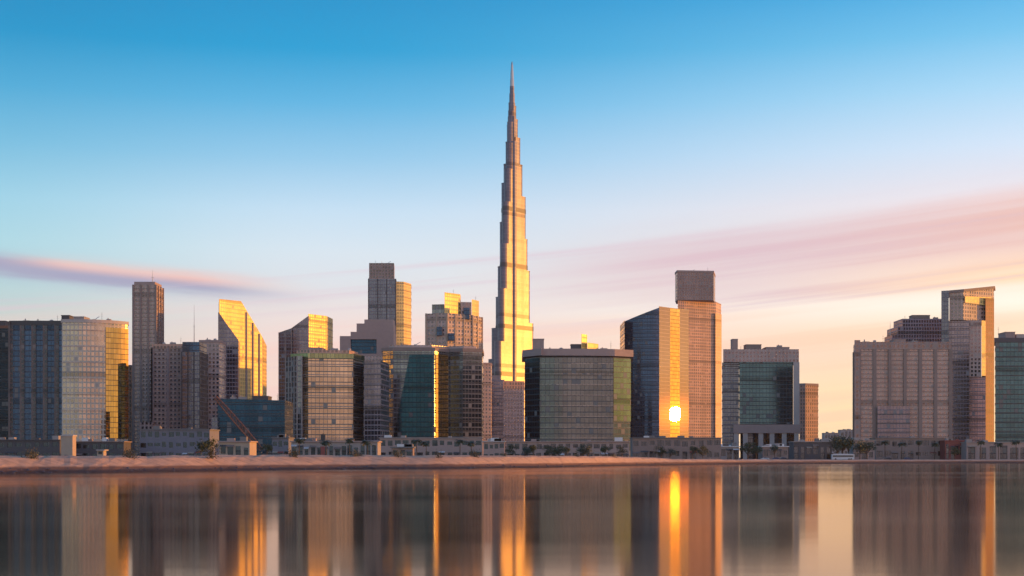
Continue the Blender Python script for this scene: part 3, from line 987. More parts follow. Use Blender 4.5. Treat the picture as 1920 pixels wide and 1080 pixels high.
T = Tower('office_block', 'square teal glass block in a pale frame, raised on columns', 1350, 1428, 'office block')
DB = 1350
T.solid('glass_box', T.P([(1386, 0), (1487, 0), (1487, 46), (1386, 46)]), 679, 795, [M['teal'], M['darkmetal']], bands=None)
T.solid('side_wing', T.P([(1354, 6), (1385.5, 4), (1385.5, 44), (1354, 46)]), 679, None, [M['slate'], M['darkconcrete']], bands=(8, 0.3))
T.solid('roof_frame', T.P([(1356, -2), (1498, -2), (1498, 48), (1358, 48)]), 655, 679, [M['pinkstone'], M['pinkrender']])
T.solid('base_frame', T.P([(1375, -3), (1500, -3), (1500, 48), (1376, 48)]), 796, 812, [M['pinkrender'], M['paleconcrete']])
T.solid('side_frame', T.P([(1487.5, -2), (1499, -2), (1499, 47), (1488, 47)]), 679.2, 796, [M['paleconcrete']])
for a in (1376, 1393, 1422, 1443, 1466, 1489):
    T.solid('column', T.P([(a, -2), (a + 9, -2), (a + 9, 6), (a, 6)]), 812, None, [M['paleconcrete']])
T.solid('lobby', T.P([(1388, 14), (1490, 14), (1490, 40), (1388, 40)]), 812, None, [M['darkglass'], M['darkmetal']])
T.plant('plant_room', 1376, 1386, 635, 655, 8, 20, 'pinkrender')
T.plant('plant_room', 1402, 1431, 645, 655, 10, 24, 'brownrender')
T.plant('plant_room', 1440, 1484, 650, 655, 10, 30, 'pinkrender')

T = Tower('apartment_block', 'small salmon block right of the raised square glass block', 1500, 1516)
p = T.P([(1499, 4), (1510, 0), (1534, 9), (1534, 40), (1500, 40)])
T.solid('facade', p, 722, None, [M['salmon'], M['pinkrender']], bands=(7.4, 0.3))
T.coping(p, 719, 2, 0.5, 'pinkrender')

T = Tower('apartment_block', 'broad brown block with vertical stripes right of the bright sky gap', 1175, 1690)
p = T.P([(1611, 0), (1782, 0), (1782, 34), (1602, 34)])
T.solid('facade', p, 655, None, [M['brownstone'], M['brownrender']], bands=(3.7, 0.5), piers=(11.6, 2.6, 1.2))
T.solid('crown', offset(p, 0.8), 641, 655.3, [M['browndark'], M['brownrender']])
T.solid('corner_shaft', T.P([(1602, -2), (1613, -2), (1613, 6), (1603, 6)]), 638, None, [M['browndark'], M['darkconcrete']])
T.solid('central_bay', T.P([(1645, -4), (1706, -4), (1706, -0.9), (1645, -0.9)]), 762, None, [M['slate'], M['darkconcrete']], bands=(7.4, 0.3))
T.plant('plant_room', 1680, 1702, 636, 641, 6, 20, 'pinkrender')

T = Tower('apartment_tower', 'violet-brown block behind the broad brown block, its roof stepping up rightwards', 1420, 1726)
T.solid('facade', T.rect(1683, 1776, 0, 40), 612, None, [M['mauve'], M['darkconcrete']], bands=(7.4, 0.3))
T.solid('crown', T.rect(1692, 1774, 3, 36), 597, 612.2, [M['mauve'], M['brownrender']])
T.plant('plant_room', 1715, 1748, 590, 597, 8, 20, 'brownrender')
T.solid('left_step', T.rect(1672, 1682.6, 2, 30), 628, None, [M['mauve'], M['darkconcrete']])
T.mast(1652 + 24, 600, 628, 0.4, d=14)

T = Tower('office_tower', 'tall tower with a slanted glowing orange crown near the right edge', 1330, 1814)
T.solid('facade', T.P([(1768, 4), (1817, 0), (1819, 44), (1769, 44)]), 601, None, [M['violet'], M['darkconcrete']], bands=(7.6, 0.3))
T.solid('left_shaft', T.P([(1765, 1), (1779, -2), (1779, 3), (1767, 12)]), 545, None, [M['slate'], M['darkconcrete']])
T.solid('pale_bay', T.P([(1817.5, 2), (1840, 2), (1840, 40), (1819.5, 40)]), 600, 706, [M['pinkstone'], M['paleconcrete']])
T.solid('lower_bay', T.P([(1817.5, 3), (1848, 5), (1848, 40), (1819.5, 40)]), 706.4, None, [M['violet'], M['darkconcrete']], bands=(7.6, 0.2))
T.solid('right_shaft', T.P([(1848, 10), (1864, 17), (1864, 44), (1850, 44)]), 556, None, [M['orange'], M['redpaint']])
T.solid('gold_bay', T.P([(1840.5, 4), (1848, 7), (1848, 40), (1841, 40)]), 600, 704, [M['sunlitgold'], M['beige']])
T.solid('crown', T.P([(1780, 0), (1806, -3), (1863, 22), (1864, 42), (1781, 42)]), [548, 545, 534, 533, 547], [600, 600, 604, 604, 600], [M['brownstone'], M['pinkrender']])
T.solid('roof_edge', offset(T.P([(1779, 0), (1806, -3), (1863, 22), (1864, 42), (1780, 42)]), 1.2), [545, 543, 531, 530, 544], [550, 548, 536, 535, 549], [M['brownrender']])
b = MB()
cp = T.P([(1808, -2.4), (1858, 19.6)])
e = Vector((cp[1][0] - cp[0][0], cp[1][1] - cp[0][1])).normalized()
nn = Vector((e.y, -e.x)) * 0.8
b.face([(cp[0][0] + nn.x, cp[0][1] + nn.y, Z(568, 1330)), (cp[1][0] + nn.x, cp[1][1] + nn.y, Z(570, 1330)), (cp[1][0] + nn.x, cp[1][1] + nn.y, Z(553, 1330)), (cp[0][0] + nn.x, cp[0][1] + nn.y, Z(556, 1330))],
       [(0, 0), (28, 0), (28, 8), (0, 8)])
b.build('crown_sunlit_strip', M['sunlitgold'], T.root, T.o)  # strip before the crown wall, its gold colour stands for the sunlit band

T = Tower('office_block', 'teal glass block cut by the right edge of the view', 1200, 1930, 'office block')
p = T.P([(1866, 0), (2010, 0), (2010, 40), (1866, 40)])
T.solid('facade', p, 640, None, [M['teal'], M['darkmetal']], bands=(7.8, 0.25))
T.coping(p, 634, 3.4, 0.8, 'darkconcrete')
T.plant('plant_room', 1890, 1908, 622, 634, 6, 24, 'pinkrender')
T.plant('plant_room', 1912, 1960, 626, 634, 8, 30, 'paleconcrete')


# ------------------------------------------------------------------ rooftop equipment, each piece a part of its tower
def rooftop(name_start, items):
    root = next(o for o in bpy.data.objects if o.get('label', '').startswith(name_start))
    o0 = Vector(root.location)
    D = o0.y
    for kind, px, y, dd in items:
        x, yy, z = X(px, D), D + dd, Z(y, D)
        b = MB()
        if kind == 'antenna':
            h = random.uniform(4.5, 8)
            b.bar((x, yy, z - 1), (x, yy, z + h), 0.16, 5, 0.05)
            for q in (0.55, 0.75):
                b.bar((x - 0.8, yy, z + h * q), (x + 0.8, yy, z + h * q), 0.06, 4)
            b.build('antenna', M['darkmetal'], root, o0)
        elif kind == 'water_tank':
            b.lathe((x, yy), [(0.01, z + 2.7), (1.3, z + 2.3), (1.4, z + 0.3), (1.4, z - 1)], 12)
            b.build('water_tank', M['paleconcrete'], root, o0)
        elif kind == 'cleaning_cradle':
            b.box(x - 1.2, x + 1.2, yy - 1, yy + 1, z - 1, z + 1.8)
            b.bar((x, yy, z + 1.2), (x + 4.2, yy - 1.5, z + 3.6), 0.22, 5)
            b.bar((x - 2.2, yy + 0.6, z + 0.6), (x, yy, z + 1.4), 0.25, 5)
            b.build('cleaning_crane', M['silver'], root, o0)
        else:
            wq = random.uniform(1.6, 3.2)
            b.box(x - wq, x + wq, yy - 1.4, yy + 1.4, z - 1, z + random.uniform(1.2, 2.4))
            b.bar((x - wq * 0.4, yy, z + 1), (x - wq * 0.4, yy, z + 2.9), 0.5, 8)
            b.build('air_unit', M['concrete'], root, o0)


A_, W_, C_, U_ = 'antenna', 'water_tank', 'cleaning_cradle', 'air_unit'
rooftop('wide dark slab', [(U_, 40, 602, 12), (U_, 62, 602, 14), (W_, 84, 602, 16), (A_, 100, 602, 10)])
rooftop('curved glass tower', [(C_, 165, 599, 16), (U_, 190, 599, 20), (A_, 178, 599, 18)])
rooftop('brown stepped block', [(W_, 300, 645, 14), (U_, 318, 645, 12), (A_, 333, 645, 12)])
rooftop('dusty pink', [(U_, 386, 638, 10), (W_, 398, 638, 12)])
rooftop('low dark blue', [(U_, 430, 748, 14), (U_, 448, 748, 14), (A_, 515, 750, 12)])
rooftop('broad tan', [(U_, 620, 655, 22), (W_, 648, 655, 24), (A_, 610, 655, 20)])
rooftop('tall dark tower', [(C_, 724, 493, 14), (A_, 702, 493, 12)])
rooftop('faceted dark', [(U_, 752, 646, 22), (C_, 776, 646, 20), (U_, 806, 646, 22), (A_, 878, 646, 30)])
rooftop('stepped tan', [(A_, 848, 547, 26), (A_, 890, 556, 36)])
rooftop('wide teal', [(U_, 1036, 654, 26), (W_, 1054, 654, 22), (U_, 1136, 654, 24), (A_, 1150, 654, 26)])
rooftop('tall flat', [(C_, 1300, 507, 20), (A_, 1332, 507, 24), (U_, 1318, 507, 24)])
rooftop('square teal', [(A_, 1394, 655, 16), (U_, 1468, 649, 18)])
rooftop('broad brown', [(U_, 1630, 641, 12), (W_, 1648, 641, 14), (U_, 1722, 641, 12), (A_, 1664, 641, 14), (A_, 1752, 641, 14)])
rooftop('violet-brown', [(A_, 1704, 597, 14), (U_, 1762, 597, 14)])
rooftop('teal glass block cut', [(A_, 1884, 622, 16), (U_, 1908, 634, 12)])

# ------------------------------------------------------------------ low waterfront buildings
def low(name, label, D, p0, p1, ytop, wall, roof='concrete', nwin=4, rows=1, depth=14, arcade=False, door=True, cat='low building', ybase=None):
    x0, x1 = X(p0, D), X(p1, D)
    zt = Z(ytop, D)
    z0 = GZ
    T_ = Tower(name, label, D, (p0 + p1) / 2, cat)
    b = MB()
    wd = (x1 - x0) / nwin
    fhh = (zt - z0) / rows
    # front wall built round real openings
    ops = []
    rl = random.Random(label)
    for r_ in range(rows):
        for i in range(nwin):
            sh_ = (r_ == 0 and (arcade or rl.random() < 0.35))
            a = x0 + wd * (i + rl.uniform(0.06, 0.24))
            c_ = x0 + wd * (i + rl.uniform(0.74, 0.94))
            za, zc = z0 + fhh * (r_ + (0.05 if sh_ else rl.choice((0.26, 0.32, 0.4)))), z0 + fhh * (r_ + rl.choice((0.72, 0.8, 0.84)))
            ops.append((a, c_, za, zc, r_))
    for r_ in range(rows):
        zlo, zhi = z0 + fhh * r_, z0 + fhh * (r_ + 1)
        prev = x0
        for (a, c_, za, zc, rr) in [o_ for o_ in ops if o_[4] == r_]:
            b.box(prev, a, D, D + 0.5, zlo, zhi)
            b.box(a, c_, D, D + 0.5, zlo, za)
            b.box(a, c_, D, D + 0.5, zc, zhi)
            prev = c_
        b.box(prev, x1, D, D + 0.5, zlo, zhi)
    b.box(x0, x0 + 0.5, D + 0.5, D + depth, z0, zt)
    b.box(x1 - 0.5, x1, D + 0.5, D + depth, z0, zt)
    b.box(x0 + 0.5, x1 - 0.5, D + depth - 0.5, D + depth, z0, zt)
    b.build('walls', M[wall], T_.root, T_.o)
    b = MB()
    b.box(x0 - 0.5, x1 + 0.5, D - 0.7, D + depth + 0.3, zt, zt + 0.45)
    b.box(x0 + (x1 - x0) * 0.2, x0 + (x1 - x0) * 0.2 + 2.5, D + 3, D + 6, zt + 0.45, zt + 1.5)
    b.box(x0 + (x1 - x0) * 0.66, x0 + (x1 - x0) * 0.66 + 1.8, D + 4, D + 6, zt + 0.45, zt + 1.2)
    b.build('roof', M[roof], T_.root, T_.o)
    for (a, c_, za, zc, rr) in ops[:60]:
        b = MB()
        b.face([(a, D + 0.3, za), (c_, D + 0.3, za), (c_, D + 0.3, zc), (a, D + 0.3, zc)], [(0.3, 0.5), (c_ - a, 0.5), (c_ - a, zc - za), (0.3, zc - za)])
        b.build('window', M['darkglass'], T_.root, T_.o)
        if rr == 0 and rl.random() < 0.3:
            b = MB()
            b.prism([(a - 0.3, D - 1.3), (c_ + 0.3, D - 1.3), (c_ + 0.3, D - 0.05), (a - 0.3, D - 0.05)], [zc - 0.5, zc - 0.5, zc + 0.05, zc + 0.05], [zc - 0.4, zc - 0.4, zc + 0.2, zc + 0.2], 0, 0, bottom=True)
            b.build('awning', M[rl.choice(('white', 'redpaint', 'beige', 'brownrender', 'darkconcrete'))], T_.root, T_.o)
    for q in range(rl.choice((1, 2, 3))):
        xx = rl.uniform(x0 + 2, x1 - 2)
        b = MB()
        b.box(xx - rl.uniform(0.8, 2.0), xx + rl.uniform(0.8, 2.0), D + 2, D + 5, zt + 0.4, zt + rl.uniform(1.2, 2.4))
        b.build('air_unit', M[rl.choice(('concrete', 'roofgrey', 'white'))], T_.root, T_.o)
    return T_


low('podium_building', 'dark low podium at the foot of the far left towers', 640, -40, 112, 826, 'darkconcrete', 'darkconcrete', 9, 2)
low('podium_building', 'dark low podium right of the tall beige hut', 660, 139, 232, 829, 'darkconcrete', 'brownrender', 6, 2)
T = Tower('beige_hut', 'tall pale beige hut standing alone on the left bank', 440, 125, 'hut')
T.solid('walls', T.rect(114.5, 136, 0, 3.6), 818, None, [M['beige']])
T.solid('roof', T.rect(113.5, 137, -0.3, 3.9), 815.5, 818, [M['paleconcrete']])
b = MB()
b.box(X(121, 440), X(127, 440), 439.9, 440.05, GZ, GZ + 2.3)
b.build('door', M['brownrender'], T.root, T.o)
T = Tower('kiosk', 'small orange-cream kiosk on the sand near the left', 430, 188, 'kiosk')
T.solid('walls', T.rect(182, 194, 0, 3), 845, None, [M['beige']])
T.solid('roof', T.rect(180, 196, -0.8, 3.5), 843, 845, [M['paleconcrete']])
b = MB()
b.box(X(184.5, 430), X(191.5, 430), 429.9, 430.05, Z(851.5, 430), Z(846.8, 430))
b.build('hatch', M['darkmetal'], T.root, T.o)
low('podium_building', 'blue-grey two-storey podium under the brown stepped block', 680, 262, 393, 806, 'bluegrey', 'roofgrey', 10, 3, 22)
low('shore_building', 'plain tan low building left of the rust-brown crane', 520, 411, 468, 829, 'beige', 'pinkrender', 4, 1)
low('shore_building', 'lilac-grey low building just right of the crane', 600, 511, 541, 822, 'bluegrey', 'roofgrey', 3, 2)
low('pavilion', 'long low pavilion with a pink roof and dark openings before the tan block', 560, 546, 708, 829, 'concrete', 'pinkrender', 14, 1, arcade=True)
low('pump_house', 'brown flat-roofed pump house at the water side before the faceted block', 500, 734, 774, 840, 'brownrender', 'roofgrey', 3, 1, 8)
low('podium_building', 'pinkish podium under the faceted dark block with a golden corner', 720, 712, 905, 822, 'pinkrender', 'concrete', 14, 2)
low('shore_building', 'pale pink house-sized block below the needle tower', 600, 906, 946, 829, 'pinkrender', 'paleconcrete', 4, 2)
low('arcade', 'long pale arcade below the wide teal block', 680, 950, 1180, 829, 'pinkrender', 'pinkrender', 17, 2, arcade=True)
low('shore_building', 'brown two-storey building below the sun glint', 720, 1186, 1352, 822, 'brownrender', 'roofgrey', 11, 2)
low('canopy_building', 'low white-roofed canopy building left of the raised block columns', 760, 1338, 1386, 838, 'concrete', 'white', 4, 1)
low('canopy_building', 'low white-roofed canopy building before the raised block columns', 770, 1430, 1478, 838, 'brownrender', 'white', 4, 1)
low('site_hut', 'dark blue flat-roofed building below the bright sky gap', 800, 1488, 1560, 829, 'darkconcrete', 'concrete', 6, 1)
low('shore_building', 'tan low building at the left foot of the broad brown block', 820, 1600, 1640, 826, 'pinkrender', 'concrete', 3, 2)
low('podium_building', 'dark brown podium along the foot of the broad brown block', 860, 1642, 1772, 822, 'brownrender', 'brownrender', 9, 2)
low('restaurant', 'low red-brown building near the right edge', 850, 1772, 1808, 827, 'redpaint', 'redpaint', 4, 1)
low('colonnade', 'pinkish colonnade of tall openings at the far right', 840, 1812, 1990, 830, 'pinkrender', 'concrete', 9, 1, arcade=True)
for px, y, D_far, n_, lab in ((1560, 812, 2300, 5, 'hazy low block far off at the left of the bright sky gap'), (1590, 806, 2500, 4, 'hazy low block far off against the broad brown block')):
    low('distant_building', lab, D_far, px - 14, px + 14, y, 'concrete', 'roofgrey', n_, 3, 20)

# red banner, dark mast before pavilion
T = Tower('banner', 'small red banner standing before the long pavilion', 520, 605, 'banner')
b = MB(); b.bar((X(601, 520), 520, GZ), (X(601, 520), 520, Z(836, 520)), 0.07); b.build('pole', M['darkmetal'], T.root, T.o)
b = MB(); b.box(X(601.4, 520), X(609, 520), 519.95, 520.05, Z(853, 520), Z(837, 520)); b.build('cloth', M['redpaint'], T.root, T.o)
T = Tower('mast', 'dark equipment mast rising behind the long pavilion roof', 600, 606, 'mast')
b = MB()
b.bar((X(606, 600), 600, GZ), (X(606, 600), 600, Z(813, 600)), 0.35)
b.build('pole', M['darkmetal'], T.root, T.o)
b = MB(); b.box(X(602, 600), X(610, 600), 599, 600.8, Z(826, 600), Z(814, 600)); b.build('cabinet', M['darkmetal'], T.root, T.o)

# crane
CD = 620
T = Tower('crawler_crane', 'rust-brown crawler crane with its boom leaning left across the dark blue block', CD, 492, 'crane')
foot = Vector((X(490, CD), CD, Z(843, CD)))
tip = Vector((X(402, CD), CD + 2, Z(744, CD)))
ax = (tip - foot).normalized()
s1 = ax.cross(Vector((0, 1, 0))).normalized()
s2 = Vector((0, 1, 0))
b = MB()
N = 16
cor = []
for i in range(N + 1):
    f = i / N
    wdt = 1.05 * (0.35 + 0.65 * math.sin(math.pi * min(1, max(0.0, f * 0.9 + 0.08))) ** 0.5)
    c_ = foot + (tip - foot) * f
    cor.append([c_ + s1 * wdt * a + s2 * wdt * q for a, q in ((1, 1), (1, -1), (-1, -1), (-1, 1))])
for i in range(N):
    for j in range(4):
        b.bar(cor[i][j], cor[i + 1][j], 0.20, 5)
        b.bar(cor[i][j], cor[i + 1][(j + 1) % 4], 0.12, 4)
        b.bar(cor[i][j], cor[i][(j + 1) % 4], 0.12, 4)
b.build('boom', M['rust'], T.root, T.o)
bx = X(494, CD)
b = MB()
b.box(bx - 1.8, bx + 4.6, CD - 1.6, CD + 1.6, GZ + 1.3, GZ + 3.4)
b.box(bx + 2.6, bx + 5.2, CD - 1.7, CD + 1.7, GZ + 1.6, GZ + 3.0)
b.build('house', M['darkmetal'], T.root, T.o)
b = MB()
b.prism([(bx - 2.6, CD - 1.7), (bx - 0.6, CD - 1.7), (bx - 0.6, CD - 0.2), (bx - 2.6, CD - 0.2)], GZ + 1.4, [GZ + 3.3, GZ + 3.9, GZ + 3.9, GZ + 3.3], 0, 1)
b.build('cab', [M['darkglass'], M['rust']], T.root, T.o)
for sy in (-1.9, 1.5):
    b = MB()
    b.prism([(bx - 3.2, CD + sy - 0.4), (bx + 3.2, CD + sy - 0.4), (bx + 3.2, CD + sy + 0.5), (bx - 3.2, CD + sy + 0.5)], GZ, GZ + 1.1, 0, 0)
    for q in range(7):
        b.bar((bx - 2.8 + q * 0.93, CD + sy - 0.5, GZ + 0.5), (bx - 2.8 + q * 0.93, CD + sy + 0.55, GZ + 0.5), 0.42, 8)
    b.build('track', M['rubber'], T.root, T.o)
b = MB()
b.bar(tip, (tip.x - 0.3, tip.y, Z(790, CD)), 0.06, 4)
b.bar(tip, (bx + 4, CD, GZ + 4.0), 0.07, 4)
b.bar((bx + 4, CD, GZ + 3.3), (bx + 1.6, CD, GZ + 7.2), 0.15, 5)
b.build('cable', M['darkmetal'], T.root, T.o)


# ------------------------------------------------------------------ trees, shrubs
def leaf_tree(seed, h=8.0, wid=3.0):
    rr = random.Random(seed)
    root = empty('tree', (0, 0, 0))
    b = MB()
    b.bar((0, 0, -0.2), (0.1, 0, h * 0.35), 0.22, 6, 0.16)
    limbs = []
    for i in range(6):
        a = rr.uniform(0, 6.28)
        p_ = (math.cos(a) * wid * rr.uniform(0.4, 0.75), math.sin(a) * wid * rr.uniform(0.4, 0.75), h * rr.uniform(0.5, 0.85))
        b.bar((0.1, 0, h * rr.uniform(0.25, 0.35)), p_, 0.11, 5, 0.04)
        limbs.append(p_)
    b.bar((0.1, 0, h * 0.34), (0, 0, h * 0.85), 0.13, 5, 0.04)
    limbs.append((0, 0, h * 0.8))
    b.build('trunk', M['bark'], root)
    b = MB()
    for (lx, ly, lz) in limbs:
        cr = wid * rr.uniform(0.38, 0.6)
        for q in range(95):
            d_ = Vector((rr.gauss(0, 1), rr.gauss(0, 1), rr.gauss(0, 0.75)))
            d_ = d_.normalized() * cr * rr.uniform(0.35, 1.05)
            c_ = Vector((lx, ly, lz)) + d_
            s_ = rr.uniform(0.16, 0.36)
            t1 = Vector((rr.gauss(0, 1), rr.gauss(0, 1), rr.gauss(0, 1))).normalized()
            t2 = t1.orthogonal().normalized()
            b.face([c_ - t1 * s_, c_ + t2 * s_ * 0.6, c_ + t1 * s_, c_ - t2 * s_ * 0.6])
    b.build('crown', M['leaf'], root)
    return root


def palm(seed, h=9.0):
    rr = random.Random(seed)
    root = empty('palm_tree', (0, 0, 0))
    b = MB()
    pts = [Vector((0.25 * math.sin(i / 5 * 1.4), 0.1 * i / 5, -0.2 + (h + 0.2) * i / 5)) for i in range(6)]
    for i in range(5):
        b.bar(pts[i], pts[i + 1], 0.24 - 0.02 * i, 7, 0.22 - 0.02 * i)
    b.build('trunk', M['bark'], root)
    b = MB()
    top = pts[-1]
    for i in range(26):
        a = rr.uniform(0, 6.28)
        up = rr.uniform(-0.3, 1.1)
        L = rr.uniform(2.2, 3.2)
        prev = top
        dirv = Vector((math.cos(a), math.sin(a), up)).normalized()
        side = Vector((-math.sin(a), math.cos(a), 0))
        for q in range(6):
            nxt = prev + dirv * L / 6
            wq = 0.55 * math.sin(math.pi * (q + 0.6) / 6.6)
            dn = Vector((0, 0, -0.35 * wq))
            b.face([prev, nxt, nxt + side * wq + dn, prev + side * wq + dn])
            b.face([prev, prev - side * wq + dn, nxt - side * wq + dn, nxt])
            prev = nxt
            dirv = (dirv + Vector((0, 0, -0.28))).normalized()
    b.build('crown', M['palmleaf'], root)
    return root


def shrub(seed):
    rr = random.Random(seed)
    b = MB()
    for i in range(5):
        b.bar((0, 0, -0.1), (rr.uniform(-0.7, 0.7), rr.uniform(-0.5, 0.5), rr.uniform(0.7, 1.3)), 0.04, 4, 0.015)
    for q in range(260):
        d_ = Vector((rr.gauss(0, 0.55), rr.gauss(0, 0.5), abs(rr.gauss(0.6, 0.4))))
        s_ = rr.uniform(0.07, 0.16)
        t1 = Vector((rr.gauss(0, 1), rr.gauss(0, 1), rr.gauss(0, 1))).normalized()
        t2 = t1.orthogonal().normalized()
        b.face([d_ - t1 * s_, d_ + t2 * s_ * 0.6, d_ + t1 * s_, d_ - t2 * s_ * 0.6])
    return b.build('shrub', M['shrubleaf'])


TREES = [leaf_tree(1), leaf_tree(2, 7.0, 3.4), leaf_tree(3, 8.5, 2.6)]
PALMS = [palm(4), palm(5, 7.6)]
used = set()


def place(protos, idx, px, D, ytop, h0, label, cat, group=None, z=GZ):
    o = protos[idx]
    if (id(protos), idx) in used:
        o = copy_tree(o)
    else:
        used.add((id(protos), idx))
    s_ = (Z(ytop, D) - z) / h0
    o.location = (X(px, D), D, z)
    o.scale = (s_ * random.uniform(0.9, 1.15), s_ * random.uniform(0.9, 1.15), s_)
    o.rotation_euler.z = random.uniform(0, 6.28)
    tag(o, label, cat, group)
    return o


TH = [8.0 * 0.95, 7.0, 8.2]
for i, px in enumerate((958, 984, 1001, 1030, 1049, 1060, 1092, 1103, 1136, 1166)):
    place(TREES, i % 3, px, 640 + (i * 7) % 18, (834, 836, 832, 835)[i % 4], TH[i % 3], 'dark tree in the row before the long pale arcade', 'tree', 'trees before the arcade')
for i, px in enumerate((1240, 1256, 1298, 1318)):
    place(TREES, i % 3, px, 690, (836, 838, 834)[i % 3], TH[i % 3], 'dark tree before the brown building below the sun glint', 'tree', 'trees below the sun glint')
for i, px in enumerate((1402, 1418, 1452)):
    place(TREES, i % 3, px, 740, (829, 834, 832)[i % 3], TH[i % 3], 'dark tree before the columns of the raised block', 'tree', 'trees before the columns')
for i, (px, y) in enumerate(((1569, 818), (1580, 814), (1592, 820))):
    place(TREES, i, px, 800 + i * 5, y, TH[i], ('left tree of the dark clump in the bright sky gap', 'tallest tree of the dark clump in the bright sky gap', 'right tree of the dark clump in the bright sky gap')[i], 'tree', 'trees in the sky gap')
for i, px in enumerate((1612, 1626)):
    place(TREES, i, px, 790, 826, TH[i], 'dark tree at the left foot of the broad brown block', 'tree', 'trees by the brown block')
place(TREES, 1, 396, 400, 818, TH[1], 'big dark tree on the bank left of the tan building', 'tree')
place(TREES, 2, 499, 500, 830, TH[2], 'dark tree beside the crane tracks', 'tree')
place(TREES, 0, 1790, 820, 838, TH[0], 'low tree before the red-brown building', 'tree')
for i, px in enumerate((560, 612, 655, 690)):
    place(PALMS, i % 2, px, 545, (822, 826)[i % 2], (9.6, 8.2)[i % 2], 'palm before the long low pavilion', 'palm tree', 'palms before the pavilion')
for i, px in enumerate((782, 800, 862, 884)):
    place(PALMS, i % 2, px, 640, (824, 828)[i % 2], (9.6, 8.2)[i % 2], 'palm before the pinkish podium of the faceted block', 'palm tree', 'palms before the pinkish podium')
for i, px in enumerate((1660, 1690, 1722, 1752)):
    place(PALMS, i % 2, px, 830, (826, 830)[i % 2], (9.6, 8.2)[i % 2], 'palm before the dark brown podium on the right', 'palm tree', 'palms before the brown podium')
for i, px in enumerate((1838, 1872, 1906)):
    place(PALMS, i % 2, px, 815, (826, 830)[i % 2], (9.6, 8.2)[i % 2], 'palm before the pinkish colonnade', 'palm tree', 'palms before the colonnade')

sh = shrub(9)
for i, (px, a, s_) in enumerate(((58, 13, 2.0), (64, 14, 1.6), (243, 13, 2.2), (398, 10, 2.2), (551, 12, 2.2), (665, 14, 1.8), (672, 15, 1.6), (746, 13, 2.2), (823, 9, 1.8), (890, 14, 2.2), (945, 16, 1.6),
                                (1080, 17, 1.8), (1150, 16, 1.8))):
    o = sh if i == 0 else sh.copy()
    if i:
        COL.objects.link(o)
    d = shore_d(px) + a
    z = interp(CREST, px) * 0.8
    o.location = (X(px, d), d, z)
    o.scale = (s_ * 0.7, s_ * 0.7, s_ * 0.75)
    o.rotation_euler.z = i * 1.3
    tag(o, 'low dark shrub growing on the orange sand bank', 'shrub', 'shrubs on the sand bank')

# ------------------------------------------------------------------ cars and coach
paints = {'white': plain('white_car_paint', (0.7, 0.7, 0.7), 0.25, 0.05), 'dark blue': plain('blue_car_paint', (0.03, 0.04, 0.10), 0.25, 0.05),
          'black': plain('black_car_paint', (0.02, 0.02, 0.022), 0.25, 0.05), 'silver': plain('silver_car_paint', (0.4, 0.4, 0.42), 0.3, 0.05, 0.5, 0.6)}
headm = plain('lamp_glass', (0.6, 0.6, 0.55), 0.15, 0.05)


def car(paint):
    root = empty('parked_car', (0, 0, 0))
    b = MB()
    side = [(-2.2, 0.35), (2.2, 0.35), (2.25, 0.75), (1.25, 0.95), (0.55, 1.45), (-1.2, 1.47), (-2.0, 0.98), (-2.25, 0.9)]
    for s_ in (-0.88, 0.88):
        q = [(x_, s_ * (0.84 if z_ > 1.2 else 1.0), z_) for x_, z_ in side]
        b.face(q if s_ < 0 else list(reversed(q)))
    for i in range(8):
        (xa, za), (xb, zb_) = side[i], side[(i + 1) % 8]
        ka, kb = (0.84 if za > 1.2 else 1.0), (0.84 if zb_ > 1.2 else 1.0)
        b.face([(xa, -0.88 * ka, za), (xa, 0.88 * ka, za), (xb, 0.88 * kb, zb_), (xb, -0.88 * kb, zb_)])
    b.build('body', paints[paint], root)
    b = MB()
    for s_ in (-1, 1):
        b.face([(1.05, s_ * 0.875, 1.0), (0.5, s_ * 0.765, 1.4), (-1.1, s_ * 0.765, 1.4), (-1.7, s_ * 0.88, 1.0)])
    b.build('side_window', M['darkglass'], root)
    for wx in (-1.4, 1.4):
        for s_ in (-1, 1):
            b = MB()
            b.bar((wx, s_ * 0.70, 0.33), (wx, s_ * 0.92, 0.33), 0.33, 12)
            b.build('wheel', M['rubber'], root)
    for s_ in (-0.6, 0.6):
        b = MB()
        b.box(2.2, 2.28, s_ - 0.18, s_ + 0.18, 0.62, 0.76)
        b.build('headlight', headm, root)
    return root


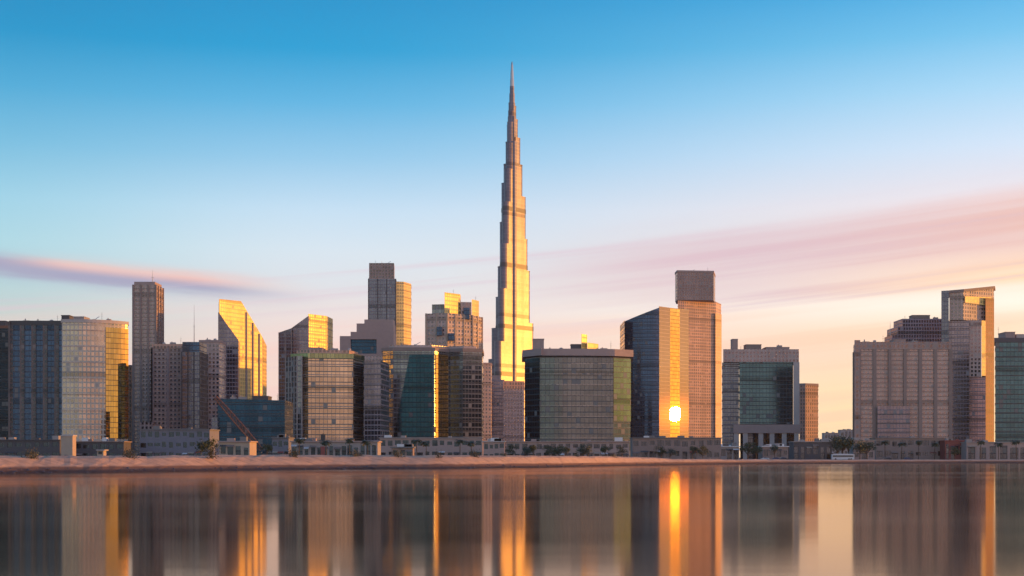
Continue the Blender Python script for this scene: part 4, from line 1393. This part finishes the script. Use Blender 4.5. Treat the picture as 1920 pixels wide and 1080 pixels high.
protos = {}
spots = [(964, 'dark blue'), (990, 'white'), (1016, 'dark blue'), (1042, 'black'), (1066, 'dark blue'), (1112, 'black'), (1128, 'silver'), (1156, 'dark blue'), (1434, 'white'), (1456, 'dark blue'), (1470, 'black'),
         (1664, 'black'), (1702, 'dark blue')]
for i, (px, pc) in enumerate(spots):
    if pc in protos:
        o = copy_tree(protos[pc])
    else:
        o = protos[pc] = car(pc)
    D = 612 if px < 1200 else (730 if px < 1500 else 815)
    o.location = (X(px, D), D, GZ)
    o.rotation_euler.z = R(random.choice((0, 180)) + random.uniform(-4, 4))
    where = 'before the long pale arcade' if px < 1200 else ('before the columns of the raised block' if px < 1500 else 'before the dark brown podium')
    tag(o, '%s car parked %s' % (pc, where), 'car', 'cars parked along the waterfront')

T = Tower('coach', 'pale grey coach parked under the bright sky gap', 790, 1580, 'coach')
x0, x1, yb = X(1560, 790), X(1602, 790), 790
b = MB()
b.prism([(x0, yb), (x1, yb), (x1, yb + 2.5), (x0, yb + 2.5)], GZ + 0.4, GZ + 3.3, 0, 0, bottom=True)
b.box(x0 + 1, x1 - 1, yb + 0.3, yb + 2.2, GZ + 3.3, GZ + 3.5)
b.build('body', M['white'], T.root, T.o)
b = MB()
b.face([(x0 + 0.5, yb - 0.02, GZ + 1.7), (x1 - 0.5, yb - 0.02, GZ + 1.7), (x1 - 0.5, yb - 0.02, GZ + 2.7), (x0 + 0.5, yb - 0.02, GZ + 2.7)], [(0, 0.5), (11, 0.5), (11, 1.5), (0, 1.5)])
b.build('window_band', M['darkglass'], T.root, T.o)
for wx in (x0 + 2, x1 - 3, x1 - 1.8):
    b = MB()
    b.bar((wx, yb - 0.05, GZ + 0.5), (wx, yb + 2.5, GZ + 0.5), 0.5, 12)
    b.build('wheel', M['rubber'], T.root, T.o)

# ------------------------------------------------------------------ haze: even evening air over the whole place
mb = MB()
mb.box(-4200, 4200, -60, 4300, -1.5, 900)
m_, k = new_mat('haze_air')
pv = k.n('ShaderNodeVolumePrincipled')
k.put(pv.inputs['Color'], (0.78, 0.80, 0.92))
pv.inputs['Density'].default_value = 0.00003
pv.inputs['Anisotropy'].default_value = 0.3
k.t.links.new(pv.outputs[0], k.n('ShaderNodeOutputMaterial').inputs['Volume'])
hz = mb.build('haze', m_)
hz['kind'] = 'stuff'
